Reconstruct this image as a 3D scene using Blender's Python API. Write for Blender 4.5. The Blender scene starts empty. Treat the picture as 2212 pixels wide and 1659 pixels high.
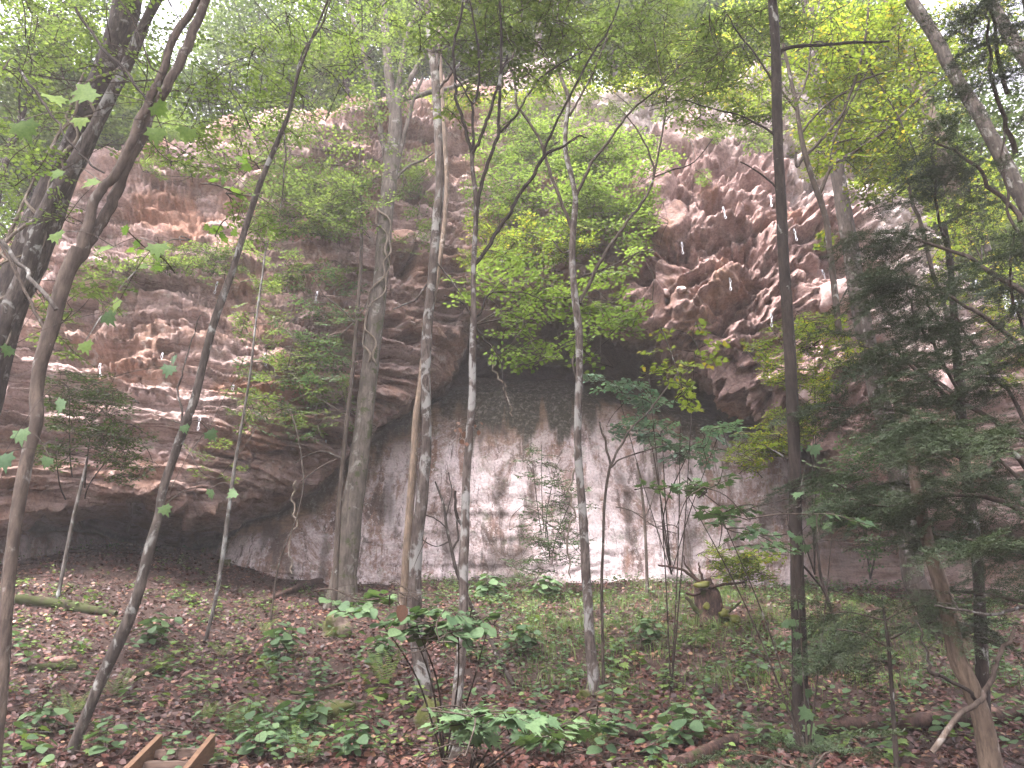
import bpy, math, random
import numpy as np
from mathutils import Vector, Matrix
S = bpy.context.scene
COL = S.collection
# ------------------------------------------------------------------ camera
FPX = 1609.0                       # focal length in the pixels I measured the photograph with (2212 wide)
PITCH = math.radians(20)
CP, SP = math.cos(PITCH), math.sin(PITCH)
CAM = np.array([0.0, 0.0, 1.6])
cam = bpy.data.cameras.new("camera"); co = bpy.data.objects.new("camera", cam); COL.objects.link(co)
cam.sensor_fit = 'HORIZONTAL'; cam.sensor_width = 36; cam.lens = 36*FPX/2212
cam.clip_start = 0.1; cam.clip_end = 500
co.location = CAM; co.rotation_euler = (math.pi/2+PITCH, 0, 0)
S.camera = co
# ------------------------------------------------------------------ world, sun, exposure
w = bpy.data.worlds.new("World"); S.world = w; w.use_nodes = True
nt = w.node_tree; nt.nodes.clear()
out = nt.nodes.new('ShaderNodeOutputWorld'); bg = nt.nodes.new('ShaderNodeBackground')
sky = nt.nodes.new('ShaderNodeTexSky'); sky.sky_type = 'NISHITA'; sky.sun_disc = False
SUN_EL, SUN_AZ = math.radians(64), math.radians(-140)     # azimuth from +Y (straight ahead), negative = left
sky.sun_elevation = SUN_EL; sky.sun_rotation = SUN_AZ
sky.air_density = 1.0; sky.dust_density = 4.0; sky.ozone_density = 1.0
hs = nt.nodes.new('ShaderNodeHueSaturation'); hs.inputs['Saturation'].default_value = 0.28
tint = nt.nodes.new('ShaderNodeMix'); tint.data_type = 'RGBA'; tint.blend_type = 'MULTIPLY'
tint.inputs[0].default_value = 1.0; tint.inputs[7].default_value = (1.0, 0.93, 0.965, 1)
nt.links.new(sky.outputs[0], hs.inputs['Color']); nt.links.new(hs.outputs[0], tint.inputs[6])
nt.links.new(tint.outputs[2], bg.inputs[0]); bg.inputs[1].default_value = 0.15
nt.links.new(bg.outputs[0], out.inputs[0])
sl = bpy.data.lights.new("sun", 'SUN'); sl.energy = 1.7; sl.angle = math.radians(25); sl.color = (1.0, 0.95, 0.94)
so = bpy.data.objects.new("sun", sl); COL.objects.link(so)
sd = Vector((math.sin(SUN_AZ)*math.cos(SUN_EL), math.cos(SUN_AZ)*math.cos(SUN_EL), math.sin(SUN_EL)))
so.rotation_euler = sd.to_track_quat('Z', 'Y').to_euler(); so.location = (-10, 20, 40)
S.view_settings.view_transform = 'Standard'; S.view_settings.look = 'None'
S.view_settings.gamma = 1; S.view_settings.use_curve_mapping = False
S.view_settings.exposure = 3.2
S.render.engine = 'CYCLES'
cy = S.cycles
cy.max_bounces = 6; cy.diffuse_bounces = 4; cy.glossy_bounces = 2; cy.transmission_bounces = 4; cy.transparent_max_bounces = 4
cy.volume_bounces = 1; cy.use_denoising = True; cy.caustics_reflective = False; cy.caustics_refractive = False
HAZE = 0.0016

# ------------------------------------------------------------------ helpers
rng = np.random.default_rng(7)
random.seed(7)
def ray(u, v):
    return np.array([(u-1106)/FPX, CP-SP*(829.5-v)/FPX, SP+CP*(829.5-v)/FPX])
def at(u, v, D):
    d = ray(u, v); t = D/d[1]
    return CAM+d*t, t
def proj(p):
    q = np.asarray(p)-CAM
    c = q[..., 1]*CP+q[..., 2]*SP
    return 1106+FPX*q[..., 0]/c, 829.5-FPX*(q[..., 2]*CP-q[..., 1]*SP)/c, c
def smooth(a, b, x):
    t = np.clip((x-a)/(b-a), 0, 1); return t*t*(3-2*t)
def hsh(ix, iy, iz, s):
    h = (ix.astype(np.int64)*374761393+iy.astype(np.int64)*668265263+iz.astype(np.int64)*2147483647+s*1274126177) & 0xffffffff
    h = ((h ^ (h >> 13))*1274126177) & 0xffffffff
    h = ((h ^ (h >> 16))*2246822519) & 0xffffffff
    return ((h ^ (h >> 15)) & 0xffffff)/float(0xffffff)
def vn(x, y, z, s=0):
    x0, y0, z0 = np.floor(x), np.floor(y), np.floor(z)
    fx, fy, fz = x-x0, y-y0, z-z0
    fx, fy, fz = [f*f*f*(f*(f*6-15)+10) for f in (fx, fy, fz)]
    r = 0
    for i in (0, 1):
        for j in (0, 1):
            for k in (0, 1):
                r = r+hsh(x0+i, y0+j, z0+k, s)*(fx if i else 1-fx)*(fy if j else 1-fy)*(fz if k else 1-fz)
    return r*2-1
def fbm(x, y, z, o=4, s=0, g=.5):
    r = 0; a = 1
    for i in range(o):
        r = r+a*vn(x, y, z, s+i*17); x, y, z = x*2.03, y*2.03, z*2.03; a *= g
    return r
def worley(x, y, s=0):
    x0, y0 = np.floor(x), np.floor(y); F1 = np.full(x.shape, 9.); idv = np.zeros(x.shape)
    z = np.zeros_like(x)
    for i in (-1, 0, 1):
        for j in (-1, 0, 1):
            cx, cy_ = x0+i, y0+j
            px = cx+.15+.7*hsh(cx, cy_, z, s); py = cy_+.15+.7*hsh(cx, cy_, z, s+5)
            d = np.hypot(px-x, py-y); m = d < F1
            F1 = np.where(m, d, F1); idv = np.where(m, hsh(cx, cy_, z, s+9), idv)
    return F1, idv

GY = [-60, 0, 5, 8, 10, 12, 14, 16, 19.5, 24, 300]
GZ = [-.4, 0, .28, .74, 1.10, 1.52, 2.02, 2.58, 3.34, 3.5, 4]
def ground(x, y):
    x = np.asarray(x, float); y = np.asarray(y, float)
    z = np.interp(y, GY, GZ)
    z = z+.95*smooth(-3.5, -9.5, x)*smooth(6, 18, y)
    z = z-.1*smooth(6, 12, x)*smooth(6, 16, y)
    # a low bank: terrace edge seen on the right half
    e = y-(11.3+.5*vn(x*.5, x*0, x*0+3.3, 4))
    z = z+.16*smooth(-.15, .15, e)*smooth(-.5, 1.5, x)-.16*smooth(-1.5, 4, e)*smooth(-.5, 1.5, x)
    z = z+.10*fbm(x*.55, y*.55, x*0+.5, 3, 2)+.035*fbm(x*3, y*3, x*0, 2, 8)
    return z
def hit(u, v):
    d = ray(u, v); prev = 3.0
    for y in np.arange(3.0, 22, .05):
        p = CAM+d*(y/d[1])
        if p[2] <= float(ground(p[0], p[1])):
            return p, y/d[1]
    p = CAM+d*(18/d[1]); return p, 18/d[1]

def mesh(name, V, F, smooth_=True, attrs=None):
    """F: int array (n,k) or list of such arrays"""
    if not isinstance(F, list): F = [F]
    F = [np.asarray(f, np.int32) for f in F if len(f)]
    me = bpy.data.meshes.new(name)
    V = np.asarray(V, np.float32)
    nl = sum(f.size for f in F); nf = sum(len(f) for f in F)
    me.vertices.add(len(V)); me.vertices.foreach_set('co', V.ravel())
    me.loops.add(nl); me.polygons.add(nf)
    me.loops.foreach_set('vertex_index', np.concatenate([f.ravel() for f in F]))
    tot = np.concatenate([np.full(len(f), f.shape[1], np.int32) for f in F])
    st = np.concatenate([[0], np.cumsum(tot)[:-1]]).astype(np.int32)
    me.polygons.foreach_set('loop_start', st)
    try: me.polygons.foreach_set('loop_total', tot)
    except Exception: pass
    me.update(calc_edges=True)
    me.polygons.foreach_set('use_smooth', np.full(nf, smooth_, bool))
    if attrs:
        for k, a in attrs.items():
            at_ = me.color_attributes.new(k, 'FLOAT_COLOR', 'POINT')
            at_.data.foreach_set('color', np.asarray(a, np.float32).ravel())
    return me
def obj(name, me, mat=None, parent=None, loc=None):
    if mat and not me.materials: me.materials.append(mat)
    o = bpy.data.objects.new(name, me); COL.objects.link(o)
    if parent:
        o.parent = parent; o.matrix_parent_inverse = Matrix.Translation(-Vector(parent.location))
    if loc is not None: o.location = loc
    return o
def thing(name, label, cat, loc=(0, 0, 0), group=None):
    o = bpy.data.objects.new(name, None); COL.objects.link(o); o.location = Vector([float(c) for c in loc]); o.empty_display_size = .2
    o['label'] = label; o['category'] = cat
    if group: o['group'] = group
    return o
def stuff(o): o['kind'] = 'stuff'; return o
class MB:
    def __init__(s): s.V = []; s.F = {}; s.n = 0
    def add(s, V, F):
        F = np.asarray(F); s.V.append(np.asarray(V, float)); s.F.setdefault(F.shape[1], []).append(F+s.n); s.n += len(V)
    def tube(s, P, R, n=8, rough=0, seed=0, cap=True):
        P = np.asarray(P, float); R = np.asarray(R, float); m = len(P)
        T = np.gradient(P, axis=0); T /= np.linalg.norm(T, axis=1)[:, None]+1e-9
        ref = np.array([0.13, 1, .07]) if abs(T[0][1]) < .8 else np.array([1, .1, 0.])
        N = np.cross(T, ref); N /= np.linalg.norm(N, axis=1)[:, None]+1e-9; B = np.cross(T, N)
        a = np.arange(n)*2*np.pi/n
        rr = R[:, None]*np.ones(n)
        if rough:
            L = np.concatenate([[0], np.cumsum(np.linalg.norm(np.diff(P, axis=0), axis=1))])
            A, LL = np.meshgrid(a, L); ca, sa = np.cos(A), np.sin(A)
            rr = rr*(1+rough*fbm(ca*1.3+seed, sa*1.3, LL*2.2, 3, 3)+rough*.5*vn(ca*4+seed, sa*4, LL*9, 5))
        V = P[:, None, :]+rr[..., None]*(np.cos(a)[None, :, None]*N[:, None, :]+np.sin(a)[None, :, None]*B[:, None, :])
        V = V.reshape(-1, 3)
        i, j = np.meshgrid(np.arange(m-1), np.arange(n), indexing='ij'); j2 = (j+1) % n
        F = np.stack([i*n+j, i*n+j2, (i+1)*n+j2, (i+1)*n+j], -1).reshape(-1, 4)
        s.add(V, F)
        if cap:
            for e, q in ((0, P[0]), (m-1, P[-1])):
                k = np.arange(n); W = np.vstack([V[e*n:(e+1)*n], q])
                T3 = np.stack([np.full(n, n), k, (k+1) % n], -1) if e else np.stack([np.full(n, n), (k+1) % n, k], -1)
                s.add(W, T3)
    def box(s, c, d, M=None):
        V = np.array([[x, y, z] for x in (-1, 1) for y in (-1, 1) for z in (-1, 1)])*np.asarray(d)/2
        if M is not None: V = V@np.asarray(M).T
        s.add(V+np.asarray(c), [[0, 1, 3, 2], [4, 6, 7, 5], [0, 4, 5, 1], [2, 3, 7, 6], [0, 2, 6, 4], [1, 5, 7, 3]])
    def build(s, name, mat, parent=None, smooth_=True, off=None):
        V = np.vstack(s.V)
        me = mesh(name, V, [np.vstack(f) for f in s.F.values()], smooth_)
        return obj(name, me, mat, parent)
def crom(P, k=6):
    P = np.asarray(P, float); n = len(P)
    if n < 3: return np.array([P[0]+(P[-1]-P[0])*t for t in np.linspace(0, 1, k+1)])
    E = np.vstack([2*P[0]-P[1], P, 2*P[-1]-P[-2]]); o = []
    for i in range(1, n):
        a, b, c, d = E[i-1], E[i], E[i+1], E[i+2]
        for t in np.arange(k)/k:
            o.append(.5*((2*b)+(-a+c)*t+(2*a-5*b+4*c-d)*t*t+(-a+3*b-3*c+d)*t**3))
    o.append(P[-1]); return np.array(o)

# ------------------------------------------------------------------ materials
def nodes(name):
    m = bpy.data.materials.new(name); m.use_nodes = True; t = m.node_tree; t.nodes.clear()
    return m, t, (lambda ty, **k: mk(t, ty, **k)), (lambda a, b: t.links.new(a, b))
def mk(t, ty, **k):
    n = t.nodes.new(ty)
    for a, b in k.items():
        if a.startswith('i_'): n.inputs[a[2:].replace('_', ' ')].default_value = b
        else: setattr(n, a, b)
    return n
def ramp(t, src, stops, interp='LINEAR'):
    r = t.nodes.new('ShaderNodeValToRGB'); e = r.color_ramp; e.interpolation = interp
    while len(e.elements) < len(stops): e.elements.new(.5)
    for q, (p, c) in zip(e.elements, stops):
        q.position = p; q.color = (*c, 1) if len(c) == 3 else c
    t.links.new(src, r.inputs[0]); return r.outputs[0]
def mixc(t, f, a, b, mode='MIX'):
    n = t.nodes.new('ShaderNodeMix'); n.data_type = 'RGBA'; n.blend_type = mode
    for s, i in ((f, 0), (a, 6), (b, 7)):
        if isinstance(s, (int, float)): n.inputs[i].default_value = s
        elif isinstance(s, tuple): n.inputs[i].default_value = (*s, 1)
        else: t.links.new(s, n.inputs[i])
    return n.outputs[2]
def noise(t, co_, sc, det=4, rough=.55, scale3=None, dist=0):
    if scale3:
        mp = t.nodes.new('ShaderNodeMapping'); mp.inputs['Scale'].default_value = scale3; t.links.new(co_, mp.inputs[0]); co_ = mp.outputs[0]
    n = t.nodes.new('ShaderNodeTexNoise'); n.inputs['Scale'].default_value = sc; n.inputs['Detail'].default_value = det
    n.inputs['Roughness'].default_value = rough; n.inputs['Distortion'].default_value = dist
    t.links.new(co_, n.inputs['Vector']); return n.outputs['Fac']
def surface(t, col, rough=.9, h=None, bump=.3, dist=.02, spec=.3):
    b = t.nodes.new('ShaderNodeBsdfPrincipled'); o = t.nodes.new('ShaderNodeOutputMaterial')
    if isinstance(col, tuple): b.inputs['Base Color'].default_value = (*col, 1)
    else: t.links.new(col, b.inputs['Base Color'])
    b.inputs['Roughness'].default_value = rough; b.inputs['Specular IOR Level'].default_value = spec
    if h is not None:
        bp = t.nodes.new('ShaderNodeBump'); bp.inputs['Strength'].default_value = bump; bp.inputs['Distance'].default_value = dist
        t.links.new(h, bp.inputs['Height']); t.links.new(bp.outputs[0], b.inputs['Normal'])
    t.links.new(b.outputs[0], o.inputs[0]); return b
def bark(name, base, dark, lichen, am=.5, moss=0.0, sc=1.0):
    m, t, N, L = nodes(name)
    c = N('ShaderNodeTexCoord').outputs['Object']
    n1 = noise(t, c, 3*sc, 6, .65); n2 = noise(t, c, 26*sc, 5, .7, (1, 1, .22)); n3 = noise(t, c, 6*sc, 5, .62, (1, 1, .7), .5)
    col = mixc(t, ramp(t, n1, [(.35, (0, 0, 0)), (.65, (1, 1, 1))]), dark, base)
    col = mixc(t, ramp(t, n2, [(.38, (0, 0, 0)), (.6, (1, 1, 1))]), tuple(x*.6 for x in dark), col)
    lo = .64-am*.2
    col = mixc(t, ramp(t, n3, [(lo, (0, 0, 0)), (lo+.07, (.85, .85, .85))]), col, lichen)
    if moss:
        n4 = noise(t, c, 4, 5, .7)
        col = mixc(t, ramp(t, n4, [(.62-moss*.3, (0, 0, 0)), (.7-moss*.3, (1, 1, 1))]), col, (.032, .038, .012))
    surface(t, col, .92, n2, .6, .012, .2); return m
def leafmat(name, c1, c2, trans=.45, c3=None, spec=.3, rough=.5):
    m, t, N, L = nodes(name)
    g = N('ShaderNodeNewGeometry'); oi = N('ShaderNodeObjectInfo')
    r = N('ShaderNodeMath', operation='ADD'); L(g.outputs['Random Per Island'], r.inputs[0]); L(oi.outputs['Random'], r.inputs[1])
    fr = N('ShaderNodeMath', operation='FRACT'); L(r.outputs[0], fr.inputs[0])
    st = [(0, c1), (.9, c2)] if c3 is None else [(0, c1), (.86, c2), (.97, c3)]
    col = ramp(t, fr.outputs[0], st)
    wc = N('ShaderNodeTexCoord').outputs['Object']; patchy = noise(t, g.outputs['Position'], .9, 4, .6); fine_ = noise(t, g.outputs['Position'], 60, 2, .6)
    col = mixc(t, 1.0, col, ramp(t, patchy, [(.35, (.68, .72, .70)), (.65, (1.22, 1.16, 1.08))]), 'MULTIPLY')
    col = mixc(t, .6, col, ramp(t, fine_, [(.35, (.7, .75, .7)), (.65, (1.2, 1.15, 1.1))]), 'MULTIPLY')
    b = N('ShaderNodeBsdfPrincipled'); L(col, b.inputs['Base Color']); b.inputs['Roughness'].default_value = rough
    b.inputs['Specular IOR Level'].default_value = spec
    tr = N('ShaderNodeBsdfTranslucent')
    tc = mixc(t, 1.0, col, (1.05, 1.12, .62), 'MULTIPLY'); L(tc, tr.inputs[0])
    mx = N('ShaderNodeMixShader'); mx.inputs[0].default_value = trans; L(b.outputs[0], mx.inputs[1]); L(tr.outputs[0], mx.inputs[2])
    o = N('ShaderNodeOutputMaterial'); L(mx.outputs[0], o.inputs[0]); return m
M = {}
M['mottled'] = bark('mottled_bark', (0.095, 0.078, 0.066), (0.037, 0.030, 0.025), (0.197, 0.197, 0.180), .42)
M['patchy'] = bark('patchy_bark', (0.116, 0.095, 0.082), (0.048, 0.037, 0.031), (0.190, 0.187, 0.173), .62)
M['smooth'] = bark('smooth_bark', (0.102, 0.078, 0.061), (0.054, 0.041, 0.033), (0.170, 0.160, 0.143), .25)
M['beech'] = bark('beech_bark', (0.129, 0.109, 0.092), (0.068, 0.056, 0.046), (0.170, 0.163, 0.146), .3, .25, .6)
M['dark'] = bark('dark_bark', (.042, .032, .026), (.022, .017, .014), (.26, .26, .24), .12)
M['rough'] = bark('rough_bark', (0.082, 0.065, 0.054), (0.031, 0.024, 0.020), (0.177, 0.167, 0.153), .3)
M['tan'] = bark('tan_bark', (0.136, 0.102, 0.073), (0.075, 0.054, 0.039), (0.184, 0.160, 0.136), .2)
M['pale'] = bark('pale_bark', (0.122, 0.112, 0.102), (0.051, 0.042, 0.035), (0.218, 0.224, 0.211), .45)
M['twig'] = bark('twig_bark', (0.075, 0.058, 0.046), (0.041, 0.031, 0.024), (0.204, 0.204, 0.184), .15)
M['mossy'] = bark('mossy_bark', (0.068, 0.048, 0.034), (0.034, 0.024, 0.017), (0.109, 0.102, 0.068), .2, .75)
M['rotten'] = bark('rotten_wood', (.105, .06, .047), (.035, .022, .018), (.17, .105, .08), .3, .12)
M['vine'] = bark('vine_bark', (0.204, 0.170, 0.136), (0.136, 0.109, 0.082), (0.272, 0.252, 0.224), .2)
M['leaf_bright'] = leafmat('leaf_bright', (.11, .17, .045), (.175, .245, .075), .5)
M['leaf_yellow'] = leafmat('leaf_yellow', (.14, .20, .035), (.225, .285, .055), .5, (.40, .33, .05))
M['leaf_mid'] = leafmat('leaf_mid', (.082, .125, .042), (.15, .20, .07), .5)
M['leaf_dark'] = leafmat('leaf_dark', (.04, .068, .022), (.075, .115, .036), .38)
M['leaf_blue'] = leafmat('leaf_blue', (.09, .18, .13), (.16, .27, .20), .25, None, .8, .28)
M['leaf_shade'] = leafmat('leaf_shade', (.06, .11, .058), (.105, .17, .085), .32, None, .2, .62)
M['leaf_fg'] = leafmat('leaf_front', (.075, .13, .038), (.12, .18, .052), .5, None, .15, .7)
M['conifer'] = leafmat('conifer_needles', (.02, .036, .016), (.038, .058, .025), .15)
M['litter'] = leafmat('dead_leaves', (.026, .011, .010), (.112, .045, .038), .1, (.21, .12, .075), .4, .5)
M['fern'] = leafmat('fern_green', (.085, .145, .045), (.14, .21, .065), .35)
M['moss'] = leafmat('moss_green', (.085, .09, .014), (.13, .13, .02), .1)
M['deadleaf'] = leafmat('dead_leaf_clump', (.10, .05, .035), (.16, .08, .055), .3)

# ground
m, t, N, L = nodes('forest_soil'); c = N('ShaderNodeTexCoord').outputs['Object']
n1 = noise(t, c, 1.1, 5, .6); n2 = noise(t, c, 14, 6, .75); n3 = noise(t, c, 45, 3, .7)
col = mixc(t, ramp(t, n1, [(.35, (0, 0, 0)), (.65, (1, 1, 1))]), (.032, .019, .015), (.06, .036, .028))
col = mixc(t, ramp(t, n2, [(.4, (0, 0, 0)), (.6, (1, 1, 1))]), (.04, .024, .018), col)
surface(t, col, .95, n3, .8, .03); M['soil'] = m
# sandstone cliff : vertex colour "zone" r=face strata g=honeycomb b=smooth wall a=top/hillside
m, t, N, L = nodes('sandstone'); c = N('ShaderNodeTexCoord').outputs['Object']
za = N('ShaderNodeVertexColor', layer_name='zone'); sp = N('ShaderNodeSeparateColor'); L(za.outputs['Color'], sp.inputs[0])
big = noise(t, c, .55, 6, .62); mid = noise(t, c, 2.6, 7, .68); fine = noise(t, c, 17, 6, .7)
strata = noise(t, c, 1.5, 7, .65, (.35, .35, 3.2), .5)
face = mixc(t, ramp(t, strata, [(.36, (0, 0, 0)), (.62, (1, 1, 1))]), (.17, .112, .092), (.43, .32, .295))
seams = noise(t, c, 3.2, 6, .7, (.3, .3, 4.5), .35)
face = mixc(t, ramp(t, seams, [(.36, (.9, .9, .9)), (.46, (0, 0, 0))]), face, (.135, .08, .062))
face = mixc(t, ramp(t, big, [(.47, (0, 0, 0)), (.62, (1, 1, 1))]), face, (.27, .165, .122))
face = mixc(t, ramp(t, mid, [(.56, (0, 0, 0)), (.68, (1, 1, 1))]), face, (.40, .33, .29))
hon = mixc(t, ramp(t, mid, [(.34, (0, 0, 0)), (.62, (1, 1, 1))]), (.15, .088, .074), (.38, .262, .238))
hon = mixc(t, ramp(t, big, [(.56, (0, 0, 0)), (.68, (1, 1, 1))]), hon, (.33, .195, .135))
# smooth wall: pale, stained in vertical streaks
st1 = noise(t, c, 1.3, 6, .7, (1, 1, .13), .4); st2 = noise(t, c, 3.3, 6, .75, (1, 1, .16), .6); sp2 = noise(t, c, 9, 8, .8)
blot = noise(t, c, .8, 8, .8, (1, 1, .7), .7)
wal = mixc(t, ramp(t, blot, [(.42, (0, 0, 0)), (.54, (1, 1, 1))]), (.30, .20, .17), (.74, .635, .64))
wal = mixc(t, ramp(t, st1, [(.53, (0, 0, 0)), (.59, (.85, .85, .85))]), wal, (.28, .165, .12))
wal = mixc(t, ramp(t, st2, [(.54, (0, 0, 0)), (.59, (.8, .8, .8))]), wal, (.14, .10, .088))
wal = mixc(t, ramp(t, sp2, [(.55, (0, 0, 0)), (.60, (.9, .9, .9))]), wal, (.78, .71, .70))
wal = mixc(t, ramp(t, noise(t, c, 1.7, 7, .75), [(.56, (0, 0, 0)), (.66, (.6, .6, .6))]), wal, (.19, .21, .14))
tanw = mixc(t, ramp(t, noise(t, c, 3, 6, .7, (.5, .5, 3)), [(.4, (0, 0, 0)), (.62, (1, 1, 1))]), (.17, .11, .07), (.30, .20, .13))
gx = N('ShaderNodeVertexColor', layer_name='zone2'); sp3 = N('ShaderNodeSeparateColor'); L(gx.outputs['Color'], sp3.inputs[0])
wal = mixc(t, sp3.outputs[0], wal, tanw)
wal = mixc(t, sp3.outputs[1], wal, (.10, .078, .066))
top = mixc(t, ramp(t, strata, [(.4, (0, 0, 0)), (.58, (1, 1, 1))]), (.30, .24, .21), (.58, .51, .49))
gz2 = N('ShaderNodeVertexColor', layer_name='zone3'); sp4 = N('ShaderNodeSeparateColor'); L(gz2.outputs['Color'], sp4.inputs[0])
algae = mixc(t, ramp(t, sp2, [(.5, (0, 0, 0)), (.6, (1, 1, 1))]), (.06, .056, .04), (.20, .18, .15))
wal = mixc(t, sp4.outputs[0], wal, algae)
face = mixc(t, sp4.outputs[2], face, mixc(t, mid, (.20, .10, .068), (.38, .215, .145)))
hon = mixc(t, sp4.outputs[2], hon, mixc(t, mid, (.20, .105, .075), (.36, .20, .145)))
face = mixc(t, sp4.outputs[1], face, mixc(t, mid, (.07, .05, .04), (.15, .105, .08)))  # cave shade painted in: rock colour darkened inside the recess
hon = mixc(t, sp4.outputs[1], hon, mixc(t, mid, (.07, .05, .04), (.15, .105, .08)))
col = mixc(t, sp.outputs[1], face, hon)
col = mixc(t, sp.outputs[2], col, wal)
col = mixc(t, sp3.outputs[2], col, top)
col = mixc(t, sp.outputs[0], col, (.085, .062, .04))
col = mixc(t, ramp(t, fine, [(.3, (.62, .58, .56)), (.55, (1, 1, 1))]), (0, 0, 0), col, 'MIX')
h = N('ShaderNodeMath', operation='ADD'); L(mid, h.inputs[0]); L(fine, h.inputs[1])
surface(t, col, .9, h.outputs[0], .8, .09, .25); M['rock'] = m
def rockmat(name, a, b, mo=None):
    m, t, N, L = nodes(name); c = N('ShaderNodeTexCoord').outputs['Object']
    n1 = noise(t, c, 5, 7, .7); n2 = noise(t, c, 22, 6, .75)
    col = mixc(t, ramp(t, n1, [(.4, (0, 0, 0)), (.62, (1, 1, 1))]), a, b)
    if mo: col = mixc(t, ramp(t, noise(t, c, 3, 5, .7), [(.44, (0, 0, 0)), (.52, (1, 1, 1))]), col, mo)
    surface(t, col, .9, n2, .6, .03); return m
M['pinkrock'] = rockmat('pink_sandstone', (.30, .2, .18), (.48, .38, .36))
M['brownrock'] = rockmat('brown_stone', (.12, .07, .055), (.22, .13, .11))
M['mossrock'] = rockmat('mossy_stone', (.09, .065, .05), (.13, .10, .08), (.05, .055, .012))
def plain(name, c_, rough=.7, met=0):
    m, t, N, L = nodes(name); co_ = N('ShaderNodeTexCoord').outputs['Object']
    n = noise(t, co_, 30, 4, .6); b = surface(t, mixc(t, n, tuple(x*.8 for x in c_), tuple(min(1, x*1.1) for x in c_)), rough, n, .1, .002)
    b.inputs['Metallic'].default_value = met; return m
M['sling'] = plain('white_webbing', (.6, .6, .62)); M['alloy'] = plain('carabiner_alloy', (.5, .5, .53), .35, .6)
m, t, N, L = nodes('timber'); c = N('ShaderNodeTexCoord').outputs['Object']
n1 = noise(t, c, 8, 6, .7, (4, .5, 4), .4)
surface(t, mixc(t, ramp(t, n1, [(.35, (0, 0, 0)), (.65, (1, 1, 1))]), (.075, .042, .026), (.14, .08, .045)), .8, n1, .3, .01); M['timber'] = m
m, t, N, L = nodes('weathered_timber'); c = N('ShaderNodeTexCoord').outputs['Object']
n1 = noise(t, c, 8, 6, .7, (.5, 4, 4), .4)
surface(t, mixc(t, ramp(t, n1, [(.35, (0, 0, 0)), (.65, (1, 1, 1))]), (.07, .048, .038), (.14, .095, .072)), .85, n1, .3, .01); M['oldtimber'] = m

# ------------------------------------------------------------------ ground sheet
gx_ = np.concatenate([np.linspace(-90, -15, 26)[:-1], np.linspace(-15, 15, 220), np.linspace(15, 90, 26)[1:]])
gy_ = np.concatenate([np.linspace(-60, 2, 20)[:-1], np.linspace(2, 21, 150), np.linspace(21, 130, 30)[1:]])
X, Y = np.meshgrid(gx_, gy_); Z = ground(X, Y)
nr, nc = X.shape; i, j = np.meshgrid(np.arange(nr-1), np.arange(nc-1), indexing='ij')
F = np.stack([i*nc+j, i*nc+j+1, (i+1)*nc+j+1, (i+1)*nc+j], -1).reshape(-1, 4)
o = obj('ground', mesh('ground', np.stack([X, Y, Z], -1).reshape(-1, 3), F), M['soil']); o['kind'] = 'structure'

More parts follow.
